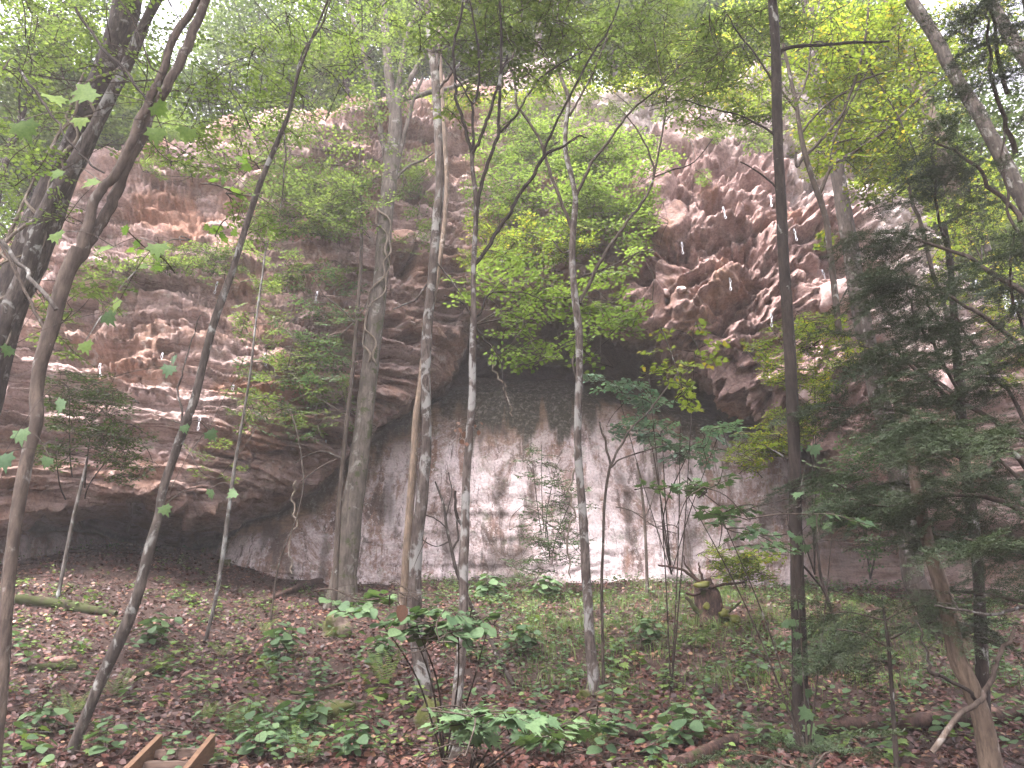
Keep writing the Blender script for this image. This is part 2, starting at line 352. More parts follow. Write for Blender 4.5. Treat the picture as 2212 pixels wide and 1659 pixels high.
# ------------------------------------------------------------------ cliff
A = [ # u, then (v, D) at foot, wall middle, wall top, back of recess, lip, lower face, mid face, upper face, brow
 (-700, (1110,14.5),(1100,14.8),(1090,15),(1080,15),(1060,13),(980,12.6),(850,12.9),(760,13.6),(700,14.5)),
 (0,   (1155,15.8),(1145,16),(1135,16.2),(1125,16.2),(1105,14.2),(950,14.0),(800,14.3),(640,15.3),(520,16.8)),
 (150, (1180,17.6),(1160,17.8),(1140,18),(1115,17.9),(1084,15.0),(960,14.6),(800,14.9),(580,15.8),(400,17)),
 (280, (1215,21.3),(1190,21.6),(1170,21.8),(1140,21.5),(1076,15.4),(950,15),(780,15.2),(500,16.3),(330,17.5)),
 (345, (1218,21.5),(1200,21.7),(1185,22),(1160,21.6),(1088,15.3),(970,14.9),(780,15.4),(490,16.4),(315,17.8)),
 (400, (1225,21.5),(1210,21.7),(1200,22),(1180,21.6),(1112,15.3),(1000,14.9),(780,15.5),(480,16.5),(300,18)),
 (445, (1238,19.4),(1215,19.6),(1190,19.8),(1150,19.8),(1094,15.5),(980,15.1),(770,15.6),(470,16.6),(290,18.2)),
 (500, (1245,18.4),(1200,18.5),(1150,18.7),(1115,18.9),(1072,16.2),(950,15.5),(750,15.8),(450,16.8),(280,18.5)),
 (640, (1252,18.4),(1190,18.5),(1100,18.8),(1070,18.9),(1045,16.9),(940,16),(700,16.2),(420,17.2),(260,18.8)),
 (700, (1255,18.6),(1170,18.7),(1060,19),(1035,19.2),(1010,17.2),(910,16.2),(680,16.4),(410,17.4),(255,18.9)),
 (760, (1258,18.9),(1140,19),(995,19.4),(975,19.8),(945,17.5),(850,16.5),(650,16.7),(400,17.6),(250,19)),
 (880, (1262,19.5),(1100,19.6),(905,20.3),(885,21),(862,17.8),(760,17.2),(560,17.5),(350,18.5),(220,20)),
 (975, (1264,19.5),(1060,19.6),(865,20.5),(840,22),(800,19.0),(650,18.6),(480,18.6),(320,19.2),(205,20.5)),
 (1010,(1264,19.5),(1060,19.6),(855,20.7),(820,23),(690,18.9),(570,18.4),(450,18.6),(320,19.2),(195,20.5)),
 (1200,(1265,19.5),(1050,19.7),(850,20.8),(790,23.8),(600,17.9),(500,17.7),(400,18.1),(300,18.8),(190,20.3)),
 (1340,(1264,19.3),(1060,19.6),(885,20.3),(830,23.8),(640,16.8),(520,16.4),(400,16.9),(300,17.8),(190,20)),
 (1450,(1262,19.2),(1070,19.4),(905,20),(865,23.8),(745,16.4),(600,15.7),(430,16.2),(310,17.5),(190,20)),
 (1560,(1258,19),(1080,19.3),(930,20),(890,23.5),(800,16.2),(620,15.4),(430,16),(320,17.2),(200,19.8)),
 (1650,(1255,18.8),(1100,19.1),(965,19.6),(925,22.5),(880,16.0),(650,15.1),(450,15.8),(340,17),(225,19.5)),
 (1750,(1255,18.9),(1130,19.3),(1000,19.8),(960,21),(915,16),(700,15.2),(500,15.8),(400,16.8),(300,18.8)),
 (1850,(1250,19.3),(1180,19.8),(1100,20.3),(1075,20.6),(1020,15.8),(800,15.2),(600,15.8),(480,16.5),(390,18)),
 (1950,(1240,19),(1200,19.3),(1155,19.6),(1130,19.8),(1090,15.8),(860,15.5),(680,16),(560,16.5),(440,17.8)),
 (2060,(1230,17.5),(1200,17.8),(1170,18),(1150,18.4),(1120,15.6),(960,15.4),(800,15.9),(680,16.6),(590,18)),
 (2250,(1220,17),(1200,17.2),(1180,17.4),(1170,17.6),(1150,15.6),(1040,15.5),(940,16),(860,16.6),(780,17.6)),
 (2900,(1210,14),(1195,14.2),(1180,14.4),(1170,14.6),(1150,13.4),(1090,13.3),(1020,13.6),(960,14),(900,14.6))]
UA = np.array([a[0] for a in A], float)
uc = np.concatenate([np.arange(-700, -20, 18), np.arange(-20, 2232, 2.45), np.arange(2232, 2900, 18)])
K = []
for k in range(9):
    vv = np.interp(uc, UA, [a[1+k][0] for a in A]); dd = np.interp(uc, UA, [a[1+k][1] for a in A])
    ker = np.exp(-np.linspace(-2, 2, 35)**2); ker /= ker.sum()
    if k != 4:
        ker = np.exp(-np.linspace(-2, 2, 61)**2); ker /= ker.sum()
    pad = len(ker)//2
    vv = np.convolve(np.pad(vv, pad, 'edge'), ker, 'valid'); dd = np.convolve(np.pad(dd, pad, 'edge'), ker, 'valid')
    dx = (uc-1106)/FPX; dy = CP-SP*(829.5-vv)/FPX; dz = SP+CP*(829.5-vv)/FPX; tt = dd/dy
    K.append(np.stack([dx*tt, dd, 1.6+dz*tt], -1))
foot = K[0].copy(); foot[:, 2] = ground(foot[:, 0], foot[:, 1])-.8
b1 = K[8]+np.array([0, 9., 0]); b1[:, 2] += 1.9; b1[:, 0] *= 1.3
b2 = K[8]+np.array([0, 60., 0]); b2[:, 2] += 15; b2[:, 0] *= 4.0
K = [foot]+K+[b1, b2]
seg = [6, 52, 46, 22, 46, 64, 72, 62, 44, 22, 8]
rows = []; kk = []
for s_ in range(11):
    a = K[max(s_-1, 0)]; b = K[s_]; c_ = K[s_+1]; d = K[min(s_+2, 11)]
    for q in range(seg[s_]):
        f = q/seg[s_]
        cr = .5*((2*b)+(-a+c_)*f+(2*a-5*b+4*c_-d)*f*f+(-a+3*b-3*c_+d)*f**3)
        li = b+(c_-b)*f
        wgt = .55 if s_ in (0, 3, 4, 9, 10) else .85
        rows.append(cr*wgt+li*(1-wgt)); kk.append(s_+f)
rows.append(K[11]); kk.append(11.)
G = np.array(rows); kk = np.array(kk)[:, None]*np.ones(len(uc))
plateau_rows = G[-31:]
U = np.ones(len(kk))[:, None]*uc[None, :]
du = np.gradient(G, axis=1); dv = np.gradient(G, axis=0)
Nn = np.cross(du, dv); Nn /= np.linalg.norm(Nn, axis=2)[..., None]+1e-9
Nn = np.where((Nn[..., 1:2] > 0) & (kk[..., None] < 9), -Nn, Nn)
for _ in range(3):  # soften the normals
    Nn[1:-1] = (Nn[:-2]+Nn[1:-1]*2+Nn[2:]); Nn /= np.linalg.norm(Nn, axis=2)[..., None]+1e-9
x, y, z = G[..., 0], G[..., 1], G[..., 2]
pu, pv, pc = proj(G)
face_m = smooth(4.2, 5.0, kk)*(1-smooth(8.9, 9.6, kk))
wall_m = 1-smooth(3.0, 4.0, kk)
hon_m = smooth(1290, 1400, U)*(1-smooth(1960, 2100, U))*smooth(4.3, 4.9, kk)*(1-smooth(8.3, 9, kk))
hill_m = smooth(8.95, 9.6, kk)
# left bedding
tilt = z+.03*x+.25*fbm(x*.35, y*.35, z*.35, 3, 11)
wx = x+.5*fbm(x*.8, z*.8, y*.5, 2, 31)
s1 = vn(wx*.22, y*.2, tilt*1.7, 21); s2 = vn(wx*.5, y*.4, tilt*4.3, 22); s3 = vn(wx*1.1, y*.8, tilt*9.5, 23); s4 = vn(wx*2.2, y*2, tilt*20, 24)
bed = .26*np.tanh(2.6*s1)+.24*np.tanh(3.5*s2)+.15*np.tanh(3*s3)+.07*np.tanh(2.5*s4)
amp = .45+.75*smooth(-.3, .5, vn(wx*.3, y*.2, z*.35, 77))
fb1, ib1 = worley(wx*.9+.3*s2, tilt*2.6, 64); fb2, ib2 = worley(wx*2.3+.3*s3, tilt*6.2, 65)
left = bed*amp+.22*fbm(x*.5, y*.5, z*.5, 3, 41)+.085*fbm(x*3, y*3, z*4, 4, 42, .6)+.26*(ib1-.5)+.13*(ib2-.5)
# small rows of pockets in some beds
f1, id1 = worley(wx*5.5, tilt*7.5, 60)
pk = (id1 > .62)*smooth(.38, .16, f1)*smooth(.05, .4, vn(wx*.5, z*1.3, y*0, 61))
left = left-.16*pk
# honeycomb : domain warped pockets at four sizes, slanting up to the right
cr_, sr_ = math.cos(.42), math.sin(.42)
hx = (x*cr_+z*sr_); hz = (-x*sr_+z*cr_)
w1 = fbm(x*.9, y*.5, z*.9, 3, 51); w2 = fbm(x*.9, y*.5, z*.9, 3, 52)
hx = hx+.45*w1; hz = hz+.35*w2
hb = hz+.12*vn(hx*1.3, hz*1.3, y*0, 55)
h1 = vn(hx*.34, y*.25, hb*1.25, 56); h2 = vn(hx*.8, y*.5, hb*2.9, 57); h3 = vn(hx*1.8, y, hb*6.2, 58); h4 = vn(hx*4, y*2, hb*13, 59)
ha = .5+.8*smooth(-.3, .4, vn(hx*.5, y*0, hz*.6, 54))
hc = (.40*np.tanh(3*h1)+.24*np.tanh(3*h2)+.12*np.tanh(2.6*h3)+.055*h4)*ha
for sx, sz, dp, th, sd_ in ((.8, 1.7, .5, .55, 71), (1.9, 3.4, .32, .45, 72), (4.2, 6.5, .18, .42, 73), (8.5, 12, .075, .42, 74)):
    f, idv = worley(hx*sx, hz*sz, sd_)
    hc = hc-dp*(idv > th)*smooth(.44, .14, f)*(.5+.8*idv)
rdg = 1-np.abs(fbm(hx*1.4, hz*2.6, y*.5, 4, 81))
fb3, ib3 = worley(hx*1.1, hb*2.4, 66); fb4, ib4 = worley(hx*2.8, hb*5.6, 67)
hc = hc+.34*(ib3-.5)+.17*(ib4-.5)+.10*fbm(x*3.2, y*3, z*3.8, 4, 68, .62)
hc = hc+.22*(rdg-.6)+.25*fbm(hx*.5, hz*.9, y*.3, 2, 83)+.04*vn(hx*14, hz*18, y, 84)
# lower wall: nearly smooth, a few seams
seam = vn(x*.25, y*.1, z*2.5+.2*x*.3, 91)
wl = .055*fbm(x*1.4, y, z*1.8, 5, 92, .6)+.03*np.tanh(3*vn(x*.4, y*.2, z*6, 97))+.05*fbm(x*.3, y*.3, z*.3, 2, 93)-.07*smooth(.08, .0, np.abs(seam))*smooth(-.2, .3, vn(x*.6, y, z*.6, 94))
cv = .35*fbm(x*.6, y*.6, z*.6, 4, 95)+.1*np.tanh(2*s2)      # recess and its ceiling
cave_m = np.clip(1-face_m-wall_m-hill_m, 0, 1)
D_ = wall_m*wl*1.0+cave_m*cv+face_m*((1-hon_m)*left+hon_m*hc)+hill_m*(.35*fbm(x*.3, y*.3, z*.3, 4, 96))
upper = smooth(1040, 1150, U)*(1-smooth(1720, 1800, U))*smooth(8.0, 8.4, kk)*(1-hill_m)
D_ = D_+upper*.35*np.tanh(3*s1)+upper*.15*np.tanh(3*s2)
# hollows and boulders of their own, each a round dent in the face: (u, v, radius u, radius v, depth)
for (hu, hv, ru, rv, dp) in ((1555, 455, 48, 24, 1.1), (1575, 372, 55, 17, .8), (1600, 545, 62, 22, .9), (1490, 395, 30, 15, .5),
        (1480, 570, 45, 22, .6), (1420, 610, 50, 26, .8), (1640, 610, 40, 12, .5), (1700, 640, 34, 16, .6), (1745, 700, 30, 12, .6),
        (1560, 265, 50, 15, .7), (1300, 265, 60, 16, .6), (1900, 830, 24, 12, .6),
        (335, 628, 85, 16, 1.0), (300, 700, 50, 12, .6), (400, 690, 50, 11, .5), (330, 340, 40, 14, .7), (900, 410, 34, 34, 1.2),
        (545, 840, 50, 12, .5), (640, 690, 70, 9, .45), (430, 715, 36, 12, .5), (880, 560, 26, 40, .6), (880, 730, 40, 20, .6),
        (375, 760, 30, 10, .35), (520, 440, 34, 14, .45), (1000, 330, 60, 18, .5), (730, 620, 40, 12, .4), (840, 690, 36, 14, .5), (700, 880, 60, 14, .5)):
    d2 = ((pu-hu)/ru)**2+((pv-hv)/rv)**2+.5*fbm(x*2, y*2, z*2, 2, int(hu))
    D_ = D_-dp*1.45*smooth(1.15, .4, d2)*(face_m > .3)
for (hu, hv, ru, rv, dp) in ((1410, 415, 52, 48, .6), (1450, 480, 40, 40, .35), (1440, 600, 40, 40, .35), (860, 530, 40, 20, .4), (1350, 215, 120, 22, .4), (1490, 330, 60, 12, .5)):
    d2 = ((pu-hu)/ru)**2+((pv-hv)/rv)**2+.25*fbm(x*1.5, y*1.5, z*1.5, 2, int(hu))
    q = smooth(1.1, .5, d2)*(face_m > .3); D_ = D_*(1-.8*q)+dp*q
D_ = D_*(1-.8*np.exp(-((kk-5)/.45)**2)*smooth(1780, 1860, U))
D_ = D_*(1-.45*np.exp(-((kk-5)/.3)**2))
P3 = G+Nn*D_[..., None]
nr, nc = kk.shape; i, j = np.meshgrid(np.arange(nr-1), np.arange(nc-1), indexing='ij')
F = np.stack([i*nc+j, i*nc+j+1, (i+1)*nc+j+1, (i+1)*nc+j], -1).reshape(-1, 4)
tan_m = smooth(2.35, 3.0, kk+.25*fbm(x*.5, y*0, z*.5, 3, 101))*(1-smooth(1500, 1600, U))*wall_m
def streaks(lst):
    r = np.zeros_like(U)
    for (u0, v0, u1, v1, sd_) in lst:
        e = 16*fbm(x*1.1, y*0, z*.9, 4, sd_, .6)+9*vn(x*5, y, z*2, sd_+1); e2 = 60*fbm(x*1.7, y*0, z*.25, 4, sd_+7, .65)
        r = np.maximum(r, smooth(u0-8, u0+8, pu+e)*(1-smooth(u1-8, u1+8, pu+e))*smooth(v0-25, v0+25, pv+e2)*(1-smooth(v1-20, v1+20, pv+e2)))
    return r
stn = smooth(1700, 1800, U+50*fbm(x*.8, y, z*.8, 3, 109))*wall_m*.6+streaks([(945, 1085, 992, 1235, 1), (1060, 1120, 1130, 1240, 2), (812, 1075, 862, 1160, 3), (1083, 1000, 1100, 1130, 4), (1010, 860, 1100, 905, 5), (980, 1180, 1045, 1225, 6), (575, 1150, 625, 1235, 7), (1135, 1040, 1158, 1200, 8), (1335, 1050, 1352, 1240, 9), (1478, 1120, 1500, 1250, 10), (905, 960, 925, 1120, 11), (690, 1140, 716, 1240, 12), (1390, 980, 1440, 1060, 13), (1210, 1060, 1235, 1180, 14), (1560, 1090, 1600, 1180, 15), (1640, 1060, 1700, 1140, 16)])*.72*wall_m
edge_ = 1-smooth(1750, 1850, U+60*fbm(x*.8, y, z*.8, 3, 108))
zone = np.stack([hill_m*.9, hon_m, wall_m*edge_, np.ones_like(hill_m)], -1)
zone2 = np.stack([tan_m, stn, np.clip(upper+.8*smooth(1800, 1900, U)*(1-smooth(2080, 2150, U))*smooth(6.2, 7, kk)*(1-hill_m)+.55*smooth(7.6, 8.2, kk)*(hon_m > .1), 0, 1), np.ones_like(U)], -1)
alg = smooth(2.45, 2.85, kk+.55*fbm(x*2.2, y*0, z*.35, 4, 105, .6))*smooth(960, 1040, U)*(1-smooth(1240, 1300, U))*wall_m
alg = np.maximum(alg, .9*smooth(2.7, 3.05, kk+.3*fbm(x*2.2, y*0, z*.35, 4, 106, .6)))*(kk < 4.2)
recess_shade = smooth(3.0, 3.4, kk)*(1-smooth(4.55, 4.95, kk+.15*fbm(x, y, z, 2, 107)))*smooth(820, 900, U)*(1-smooth(1760, 1850, U))  # mask for the shade put into the colour of recess and ceiling
org = np.zeros_like(U)
for (hu, hv, ru, rv) in ((390, 455, 120, 60), (560, 835, 100, 30), (640, 500, 60, 14), (1700, 470, 60, 22), (1480, 300, 50, 14), (1530, 420, 24, 14), (930, 1000, 26, 110), (1330, 960, 70, 60)):
    org = np.maximum(org, smooth(1.3, .3, ((pu-hu)/ru)**2+((pv-hv)/rv)**2+.9*fbm(x*1.5, y*1.5, z*1.5, 3, int(hu))))
org = org*(kk > 4.3)*.9
zone3 = np.stack([alg, recess_shade, org, alg*0+1], -1)
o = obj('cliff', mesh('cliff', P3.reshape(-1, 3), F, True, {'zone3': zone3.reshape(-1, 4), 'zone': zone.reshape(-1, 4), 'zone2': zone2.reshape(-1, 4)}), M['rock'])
o['kind'] = 'structure'
CU, CV, CC = proj(P3)
sel = (U > -60) & (U < 2270) & (kk > 1) & (kk < 9.3)
CUf, CVf, CCf, CPf = CU[sel], CV[sel], CC[sel], P3[sel]
def cliff_at(u, v):
    d = np.hypot(CUf-u, CVf-v); m_ = d < 6
    if not m_.any(): k_ = d.argmin(); return CPf[k_], CCf[k_]
    c2 = np.where(m_, CCf, 1e9); k_ = c2.argmin(); return CPf[k_], CCf[k_]
_b = np.full((230, 130), 1e3); _ok = (CVf > -40) & (CVf < 1255)
np.minimum.at(_b, (((CUf[_ok]+60)/10.2).astype(int).clip(0, 229), ((CVf[_ok]+40)/10.2).astype(int).clip(0, 129)), CPf[_ok][:, 1])
def surf_y(u, v):
    i0, j0 = int((u+60)/10.2), int((v+40)/10.2); s_ = _b[max(0, i0-1):i0+2, max(0, j0-1):j0+2]
    m_ = s_.min() if s_.size else 1e3; return m_ if m_ < 900 else None
def plateau(x_, y_):
    g_ = plateau_rows.reshape(-1, 3); k_ = ((g_[:, 0]-x_)**2+(g_[:, 1]-y_)**2).argmin(); return g_[k_, 2]

# ------------------------------------------------------------------ trees traced from the photograph, each at its own distance
def path3(pts, D, k=6, wob=.0, seed=0):
    """pts (u, v, w[, dD]) -> world points and radii"""
    P = []; R = []
    for q in pts:
        p, t_ = at(q[0], q[1], D+(q[3] if len(q) > 3 else 0)); P.append(p); R.append(q[2]*t_/FPX/2)
    Q = crom(np.column_stack([P, R]), k); P, R = Q[:, :3], np.abs(Q[:, 3])
    if wob:
        n_ = np.arange(len(P))*.7
        P = P+np.stack([vn(n_, n_*0+seed, n_*0, 1), vn(n_, n_*0+seed, n_*0, 2), n_*0], -1)*wob
    return P, R
def to_ground(P, R, flare=1.35):
    """P runs from the foot up; extend or trim to the ground and flare"""
    g_ = float(ground(P[0][0], P[0][1]))
    if P[0][2] > g_-.05:
        d = P[0]-P[2]; d = d/np.linalg.norm(d); d[2] = min(d[2], -.3); d /= np.linalg.norm(d)
        q = P[0].copy(); ext = []
        while q[2] > float(ground(q[0], q[1]))-.15 and len(ext) < 60:
            q = q+d*.2; ext.append(q.copy())
        if ext:
            P = np.vstack([np.array(ext[::-1]), P]); R = np.concatenate([np.full(len(ext), R[0]), R])
    h_ = P[:, 2]-ground(P[:, 0], P[:, 1])
    R = R*(1+(flare-1)*np.exp(-np.clip(h_, 0, 9)/.22))
    return P, R
LM = [(20,1300,'the bowed forked tree at the left edge'),(240,1430,'the slender leaning tree'),(380,1600,'the wooden steps'),(150,1320,'the mossy log on the left'),(745,1290,'the grey beech'),(727,1390,'the moss capped rock'),
    (725,1545,'the flat mossy boulder'),(900,1420,'the white blotched trunk'),(995,1500,'the patchy barked forked tree'),(1280,1480,'the grey speckled tree'),(1300,1300,'the whip thin sapling'),(1540,1320,'the mossy stump'),
    (1690,1385,'the brown angular rock'),(1730,1500,'the tall dark trunk'),(1640,1595,'the meeting of the two fallen trunks'),(1975,1270,'the stout grey trunk'),(2090,1480,'the curved tan trunk'),(1900,1582,'the long fallen trunk'),(470,1300,'the thin straight sapling'),(1100,1270,'the foot of the stained wall'),(610,1280,'the slanting root log')]
def where(u, v):
    a = min(LM, key=lambda q: math.hypot(q[0]-u, (q[1]-v)*1.2)); dx, dy = u-a[0], v-a[1]
    near = 'close ' if math.hypot(dx, dy) < 60 else ('a little ' if math.hypot(dx, dy) < 130 else 'well ')
    return near+(('left of ' if dx < 0 else 'right of ') if abs(dx) > abs(dy) else ('up the slope behind ' if dy < 0 else 'below ')).replace('up the slope behind', 'behind')+a[2]
WF = {'T5': .70, 'T3': .72, 'T1': .8, 'T2': .78, 'T7': .84, 'T12': .95}
ALLTREES = {}
def tree(key, name, label, D, trunk, limbs=(), mat='mottled', cat='tree', group=None, base=True, up=2.5, rough=.10, sides=12, flare=1.35, limbmat=None):
    wf = WF.get(key, .88)
    P, R = path3(trunk, D); R = R*wf
    if P[0][2] > P[-1][2]: P, R = P[::-1], R[::-1]
    if up and trunk and min(q[1] for q in trunk) < 20:
        d = P[-1]-P[-4]; d /= np.linalg.norm(d)
        P = np.vstack([P, P[-1]+d*up*.5, P[-1]+d*up]); R = np.concatenate([R, [R[-1]*.8, R[-1]*.5]])
    if base: P, R = to_ground(P, R, flare)
    b = P[0]
    t = thing(name, label, cat, b, group)
    mb = MB(); mb.tube(P, R, sides, rough, len(ALLTREES)*3.1); mb.build('trunk', M[mat], t)
    for l in limbs:
        dD = l[0] if not isinstance(l[0], tuple) else 0
        l_ = [q for q in l if isinstance(q, tuple)]
        Pl, Rl = path3(l_, D, 5, .012, len(l_[0])+l_[0][0]); Rl = Rl*wf
        if dD:
            Pl[:, 1] += np.linspace(0, dD, len(Pl))
        mb = MB(); mb.tube(Pl, Rl, 7, rough*.7, l_[0][0]); mb.build('limb', M[limbmat or mat], t)
    ALLTREES[key] = (t, D); return t
tree('T1', 'vine_covered_tree', 'big leaning tree with a thick shaggy vine at the left edge', 9.0,
     [(-60,900,112),(0,690,104),(60,560,92),(125,400,84),(180,285,76),(228,160,72),(262,60,70),(285,-30,66)], mat='rough', flare=1.2)
tree('T2', 'leaning_tree', 'pale lichen mottled leaning trunk in front of the vine covered tree', 8.0,
     [(-45,800,48),(10,690,46),(62,573,45),(80,503,44),(115,427,42),(149,375,40),(184,312,36),(208,271,34),(243,201,32),(278,132,30),(312,52,28),(344,-10,26)], mat='mottled', flare=1.2)
tree('T3', 'forked_tree', 'brown forked tree nearest the left edge, bowed trunk reaching the ground', 6.2,
     [(-6,1570,38),(3,1480,38),(7,1411,38),(12,1343,38),(20,1240,40),(27,1180,38),(37,1110,38),(50,1039,38),(62,976,38),(79,910,38),(78,851,38),(87,785,40),(108,718,42),(125,655,44),(146,590,44),(172,540,46)],
     [[(168,560,36),(184,510,34),(198,462,30),(215,417,28),(250,375,27),(278,323,27),(299,264,26),(323,215,25),(351,156,24),(368,97,22),(392,52,22),(427,0,20),(455,-60,18)],
      [(168,560,36,.05),(195,520,34,.1),(214,490,32,.12),(236,451,32,.12),(257,399,32,.12),(278,347,30,.12),(306,302,29,.12),(330,243,28,.1),(358,191,28),(392,128,28),(417,69,26),(441,10,25),(466,-60,22)],
      [(100,720,12),(60,640,9),(20,560,8),(-20,500,7)]], mat='smooth', up=0)
tree('T5', 'leaning_tree', 'slender pale leaning tree with a mossy foot behind the wooden steps', 7.7,
     [(149,1641,30),(169,1587,30),(193,1529,33),(217,1472,36),(237,1428,36),(261,1377,35),(281,1330,34),(298,1282,33),(311,1235,32),(322,1191,31),(334,1147,28),(346,1101,26),(354,1051,26),(375,989,25),(396,926,25),(417,872,25),(433,810,24),(446,755,23),(462,697,22),(479,647,22),(504,580,20),(525,510,19),(545,444,18),(562,396,17),(583,344,16),(604,295,14),(625,243,12),(635,194,11),(646,153,9),(667,97,8),(690,45,7),(712,-10,6)],
     [[(470,680,9),(482,640,8),(500,590,7),(512,560,6)],[(640,180,6),(650,120,5),(690,60,5),(715,0,4)],[(610,280,5),(618,330,5),(612,380,4),(604,470,3)],[(395,925,7),(390,880,7),(384,840,6),(400,790,5),(420,720,4),(432,680,3)],
      [(384,972,7),(405,930,6),(418,890,4)]], mat='mottled')
tree('T6', 'sapling', 'thin straight sapling before the dark undercut of the cliff', 12.5,
     [(441,1395,8),(455,1340,9),(470,1270,10),(484,1180,11),(494,1100,10),(508,1000,8),(520,930,7),(540,810,6),(552,700,5),(566,600,5),(576,520,4)], mat='pale', rough=.06, sides=7)
tree('T7', 'beech_tree', 'thick grey beech with swollen foot and forking crown left of centre', 16.2,
     [(738,1292,74),(743,1240,64),(750,1200,60),(758,1120,56),(768,1050,52),(780,960,48),(790,880,46),(800,790,44),(808,720,42),(818,640,40),(826,570,38),(830,500,38),(836,440,38),(843,380,38),(850,320,36),(854,265,34),(852,215,30)],
     [[(838,430,22),(836,370,16),(830,319,15),(819,264,14),(806,194,14),(788,128,13),(771,69,12),(750,0,11),(735,-50,10)],
      [(832,520,16),(837,423,15),(854,368,14),(868,312,13),(882,257,11),(896,208,9),(913,167,7)],
      [(856,250,26),(862,205,16),(878,187,15),(899,149,14),(920,115,12),(950,70,8)],
      [(852,240,28),(844,208,26),(837,121,23),(830,45,20),(826,-20,18)],
      [(852,225,18),(858,194,14),(872,115,13),(882,62,12),(899,28,10),(910,-30,9)],
      [(868,214,13),(899,208,14),(934,198,13),(986,186,10),(1038,160,9),(1094,135,7),(1150,110,5)],
      [(820,600,8),(800,640,5),(770,690,4),(740,720,3)],[(842,400,8),(880,360,7),(915,345,6),(935,330,5)]], mat='beech', rough=.06, sides=16, up=0, flare=1.25)
tree('T7b', 'sapling', 'thin dark sapling pressed against the left side of the grey beech', 15.6,
     [(723,1270,17),(725,1240,15),(732,1105,14),(741,992,12),(750,902,11),(763,789,10),(777,608,9),(781,518,8),(779,420,6),(776,300,4)],
     [[(741,992,7),(700,975,5),(660,985,4),(640,1000,3)],[(752,900,5),(720,880,4),(690,860,3)],[(770,700,5),(730,660,4),(700,640,3)]], mat='twig', rough=.06, sides=8)
tree('T8', 'mottled_tree', 'dark trunk blotched with white lichen right of the grey beech', 9.8,
     [(922,1560,40),(918,1500,38),(911,1445,36),(903,1397,34),(894,1330,34),(896,1299,34),(897,1242,32),(901,1174,30),(908,1105,30),(915,1035,28),(921,969,26),(921,879,25),(920,800,25),(921,744,25),(925,690,24),(930,631,24),(937,560,23),(944,469,22),(951,399,22),(948,312,21),(944,243,20),(941,174,19),(931,104,17),(927,42,16),(918,-20,15)],
     [[(944,150,12),(951,95,11),(965,70,10),(986,42,10),(1007,0,9),(1020,-40,8)],[(946,195,8),(970,165,7),(1010,120,6),(1060,60,5),(1090,0,4)],
      [(937,560,6),(970,600,4),(1000,640,3)],[(932,600,5),(900,645,5),(870,660,4),(850,668,3)],[(930,40,8),(905,15,7),(890,-20,6)]], mat='patchy')
tree('T8b', 'smooth_tree', 'straight pinkish brown trunk partly hidden behind the white blotched trunk', 13.8,
     [(874,1265,22),(876,1240,22),(885,1105,20),(894,992,19),(899,902,18),(908,843,17),(916,771,16),(930,680,14),(946,590,13),(958,503,12),(963,450,12),(965,399,12),(962,330,11),(955,200,10),(949,100,9),(946,0,8)], mat='tan', rough=.05)
tree('T9', 'mottled_tree', 'patchy white barked tree rising from the bottom edge into many dark forks', 7.6,
     [(980,1690,27),(982,1648,27),(985,1546,26),(992,1462,25),(997,1394,24),(1001,1330,24),(1002,1292,23),(1002,1242,24),(1002,1201,25),(1005,1127,22),(1007,1037,20),(1014,947,19),(1020,857,18),(1021,766,17),(1023,699,16),(1023,640,13),(1022,600,13),(1024,555,13),(1026,503,12),(1028,434,12),(1021,364,10),(1019,330,10)],
     [[(1020,345,9),(1010,295,9),(1000,260,8),(986,215,8),(983,167,7),(979,104,7),(993,45,6),(1000,-20,5)],
      [(1024,555,11),(1030,480,10),(1038,406,10),(1052,358,9),(1066,319,9),(1076,288,9),(1078,226,8),(1080,174,8),(1083,104,7),(1080,0,6),(1078,-40,5)],
      [(1019,335,8),(1035,306,8),(1052,260,8),(1066,215,7),(1080,170,6),(1095,120,5)],
      [(1020,345,8),(1022,260,7),(1021,226,7),(1033,195,6),(1035,140,6),(1028,70,5),(1014,0,4)],
      [(1022,575,10),(1056,531,10),(1076,497,10),(1101,462,10),(1118,427,9),(1149,385,9),(1177,333,8),(1212,319,6),(1247,295,5),(1257,294,4),(1267,299,4)],
      [(1170,348,7),(1184,302,7),(1205,257,6),(1233,201,6),(1281,115,5),(1312,69,4),(1340,0,3)],
      [(1078,288,6),(1100,265,6),(1120,240,5),(1150,190,5),(1190,150,4),(1260,110,3)],
      [(1023,690,6),(1010,665,5),(990,650,4),(960,640,3)],[(1025,700,6),(1045,730,5),(1065,755,4),(1082,790,3),(1090,850,3),(1098,890,2)],
      [(1024,690,6),(1042,670,5),(1052,640,5),(1080,630,4),(1140,635,3),(1200,660,3)],
      [(1010,1180,9),(998,1140,8),(985,1110,8),(985,1060,6)],[(1021,226,5),(1000,190,4),(975,150,4),(955,120,3)]], mat='patchy', limbmat='dark', up=0)
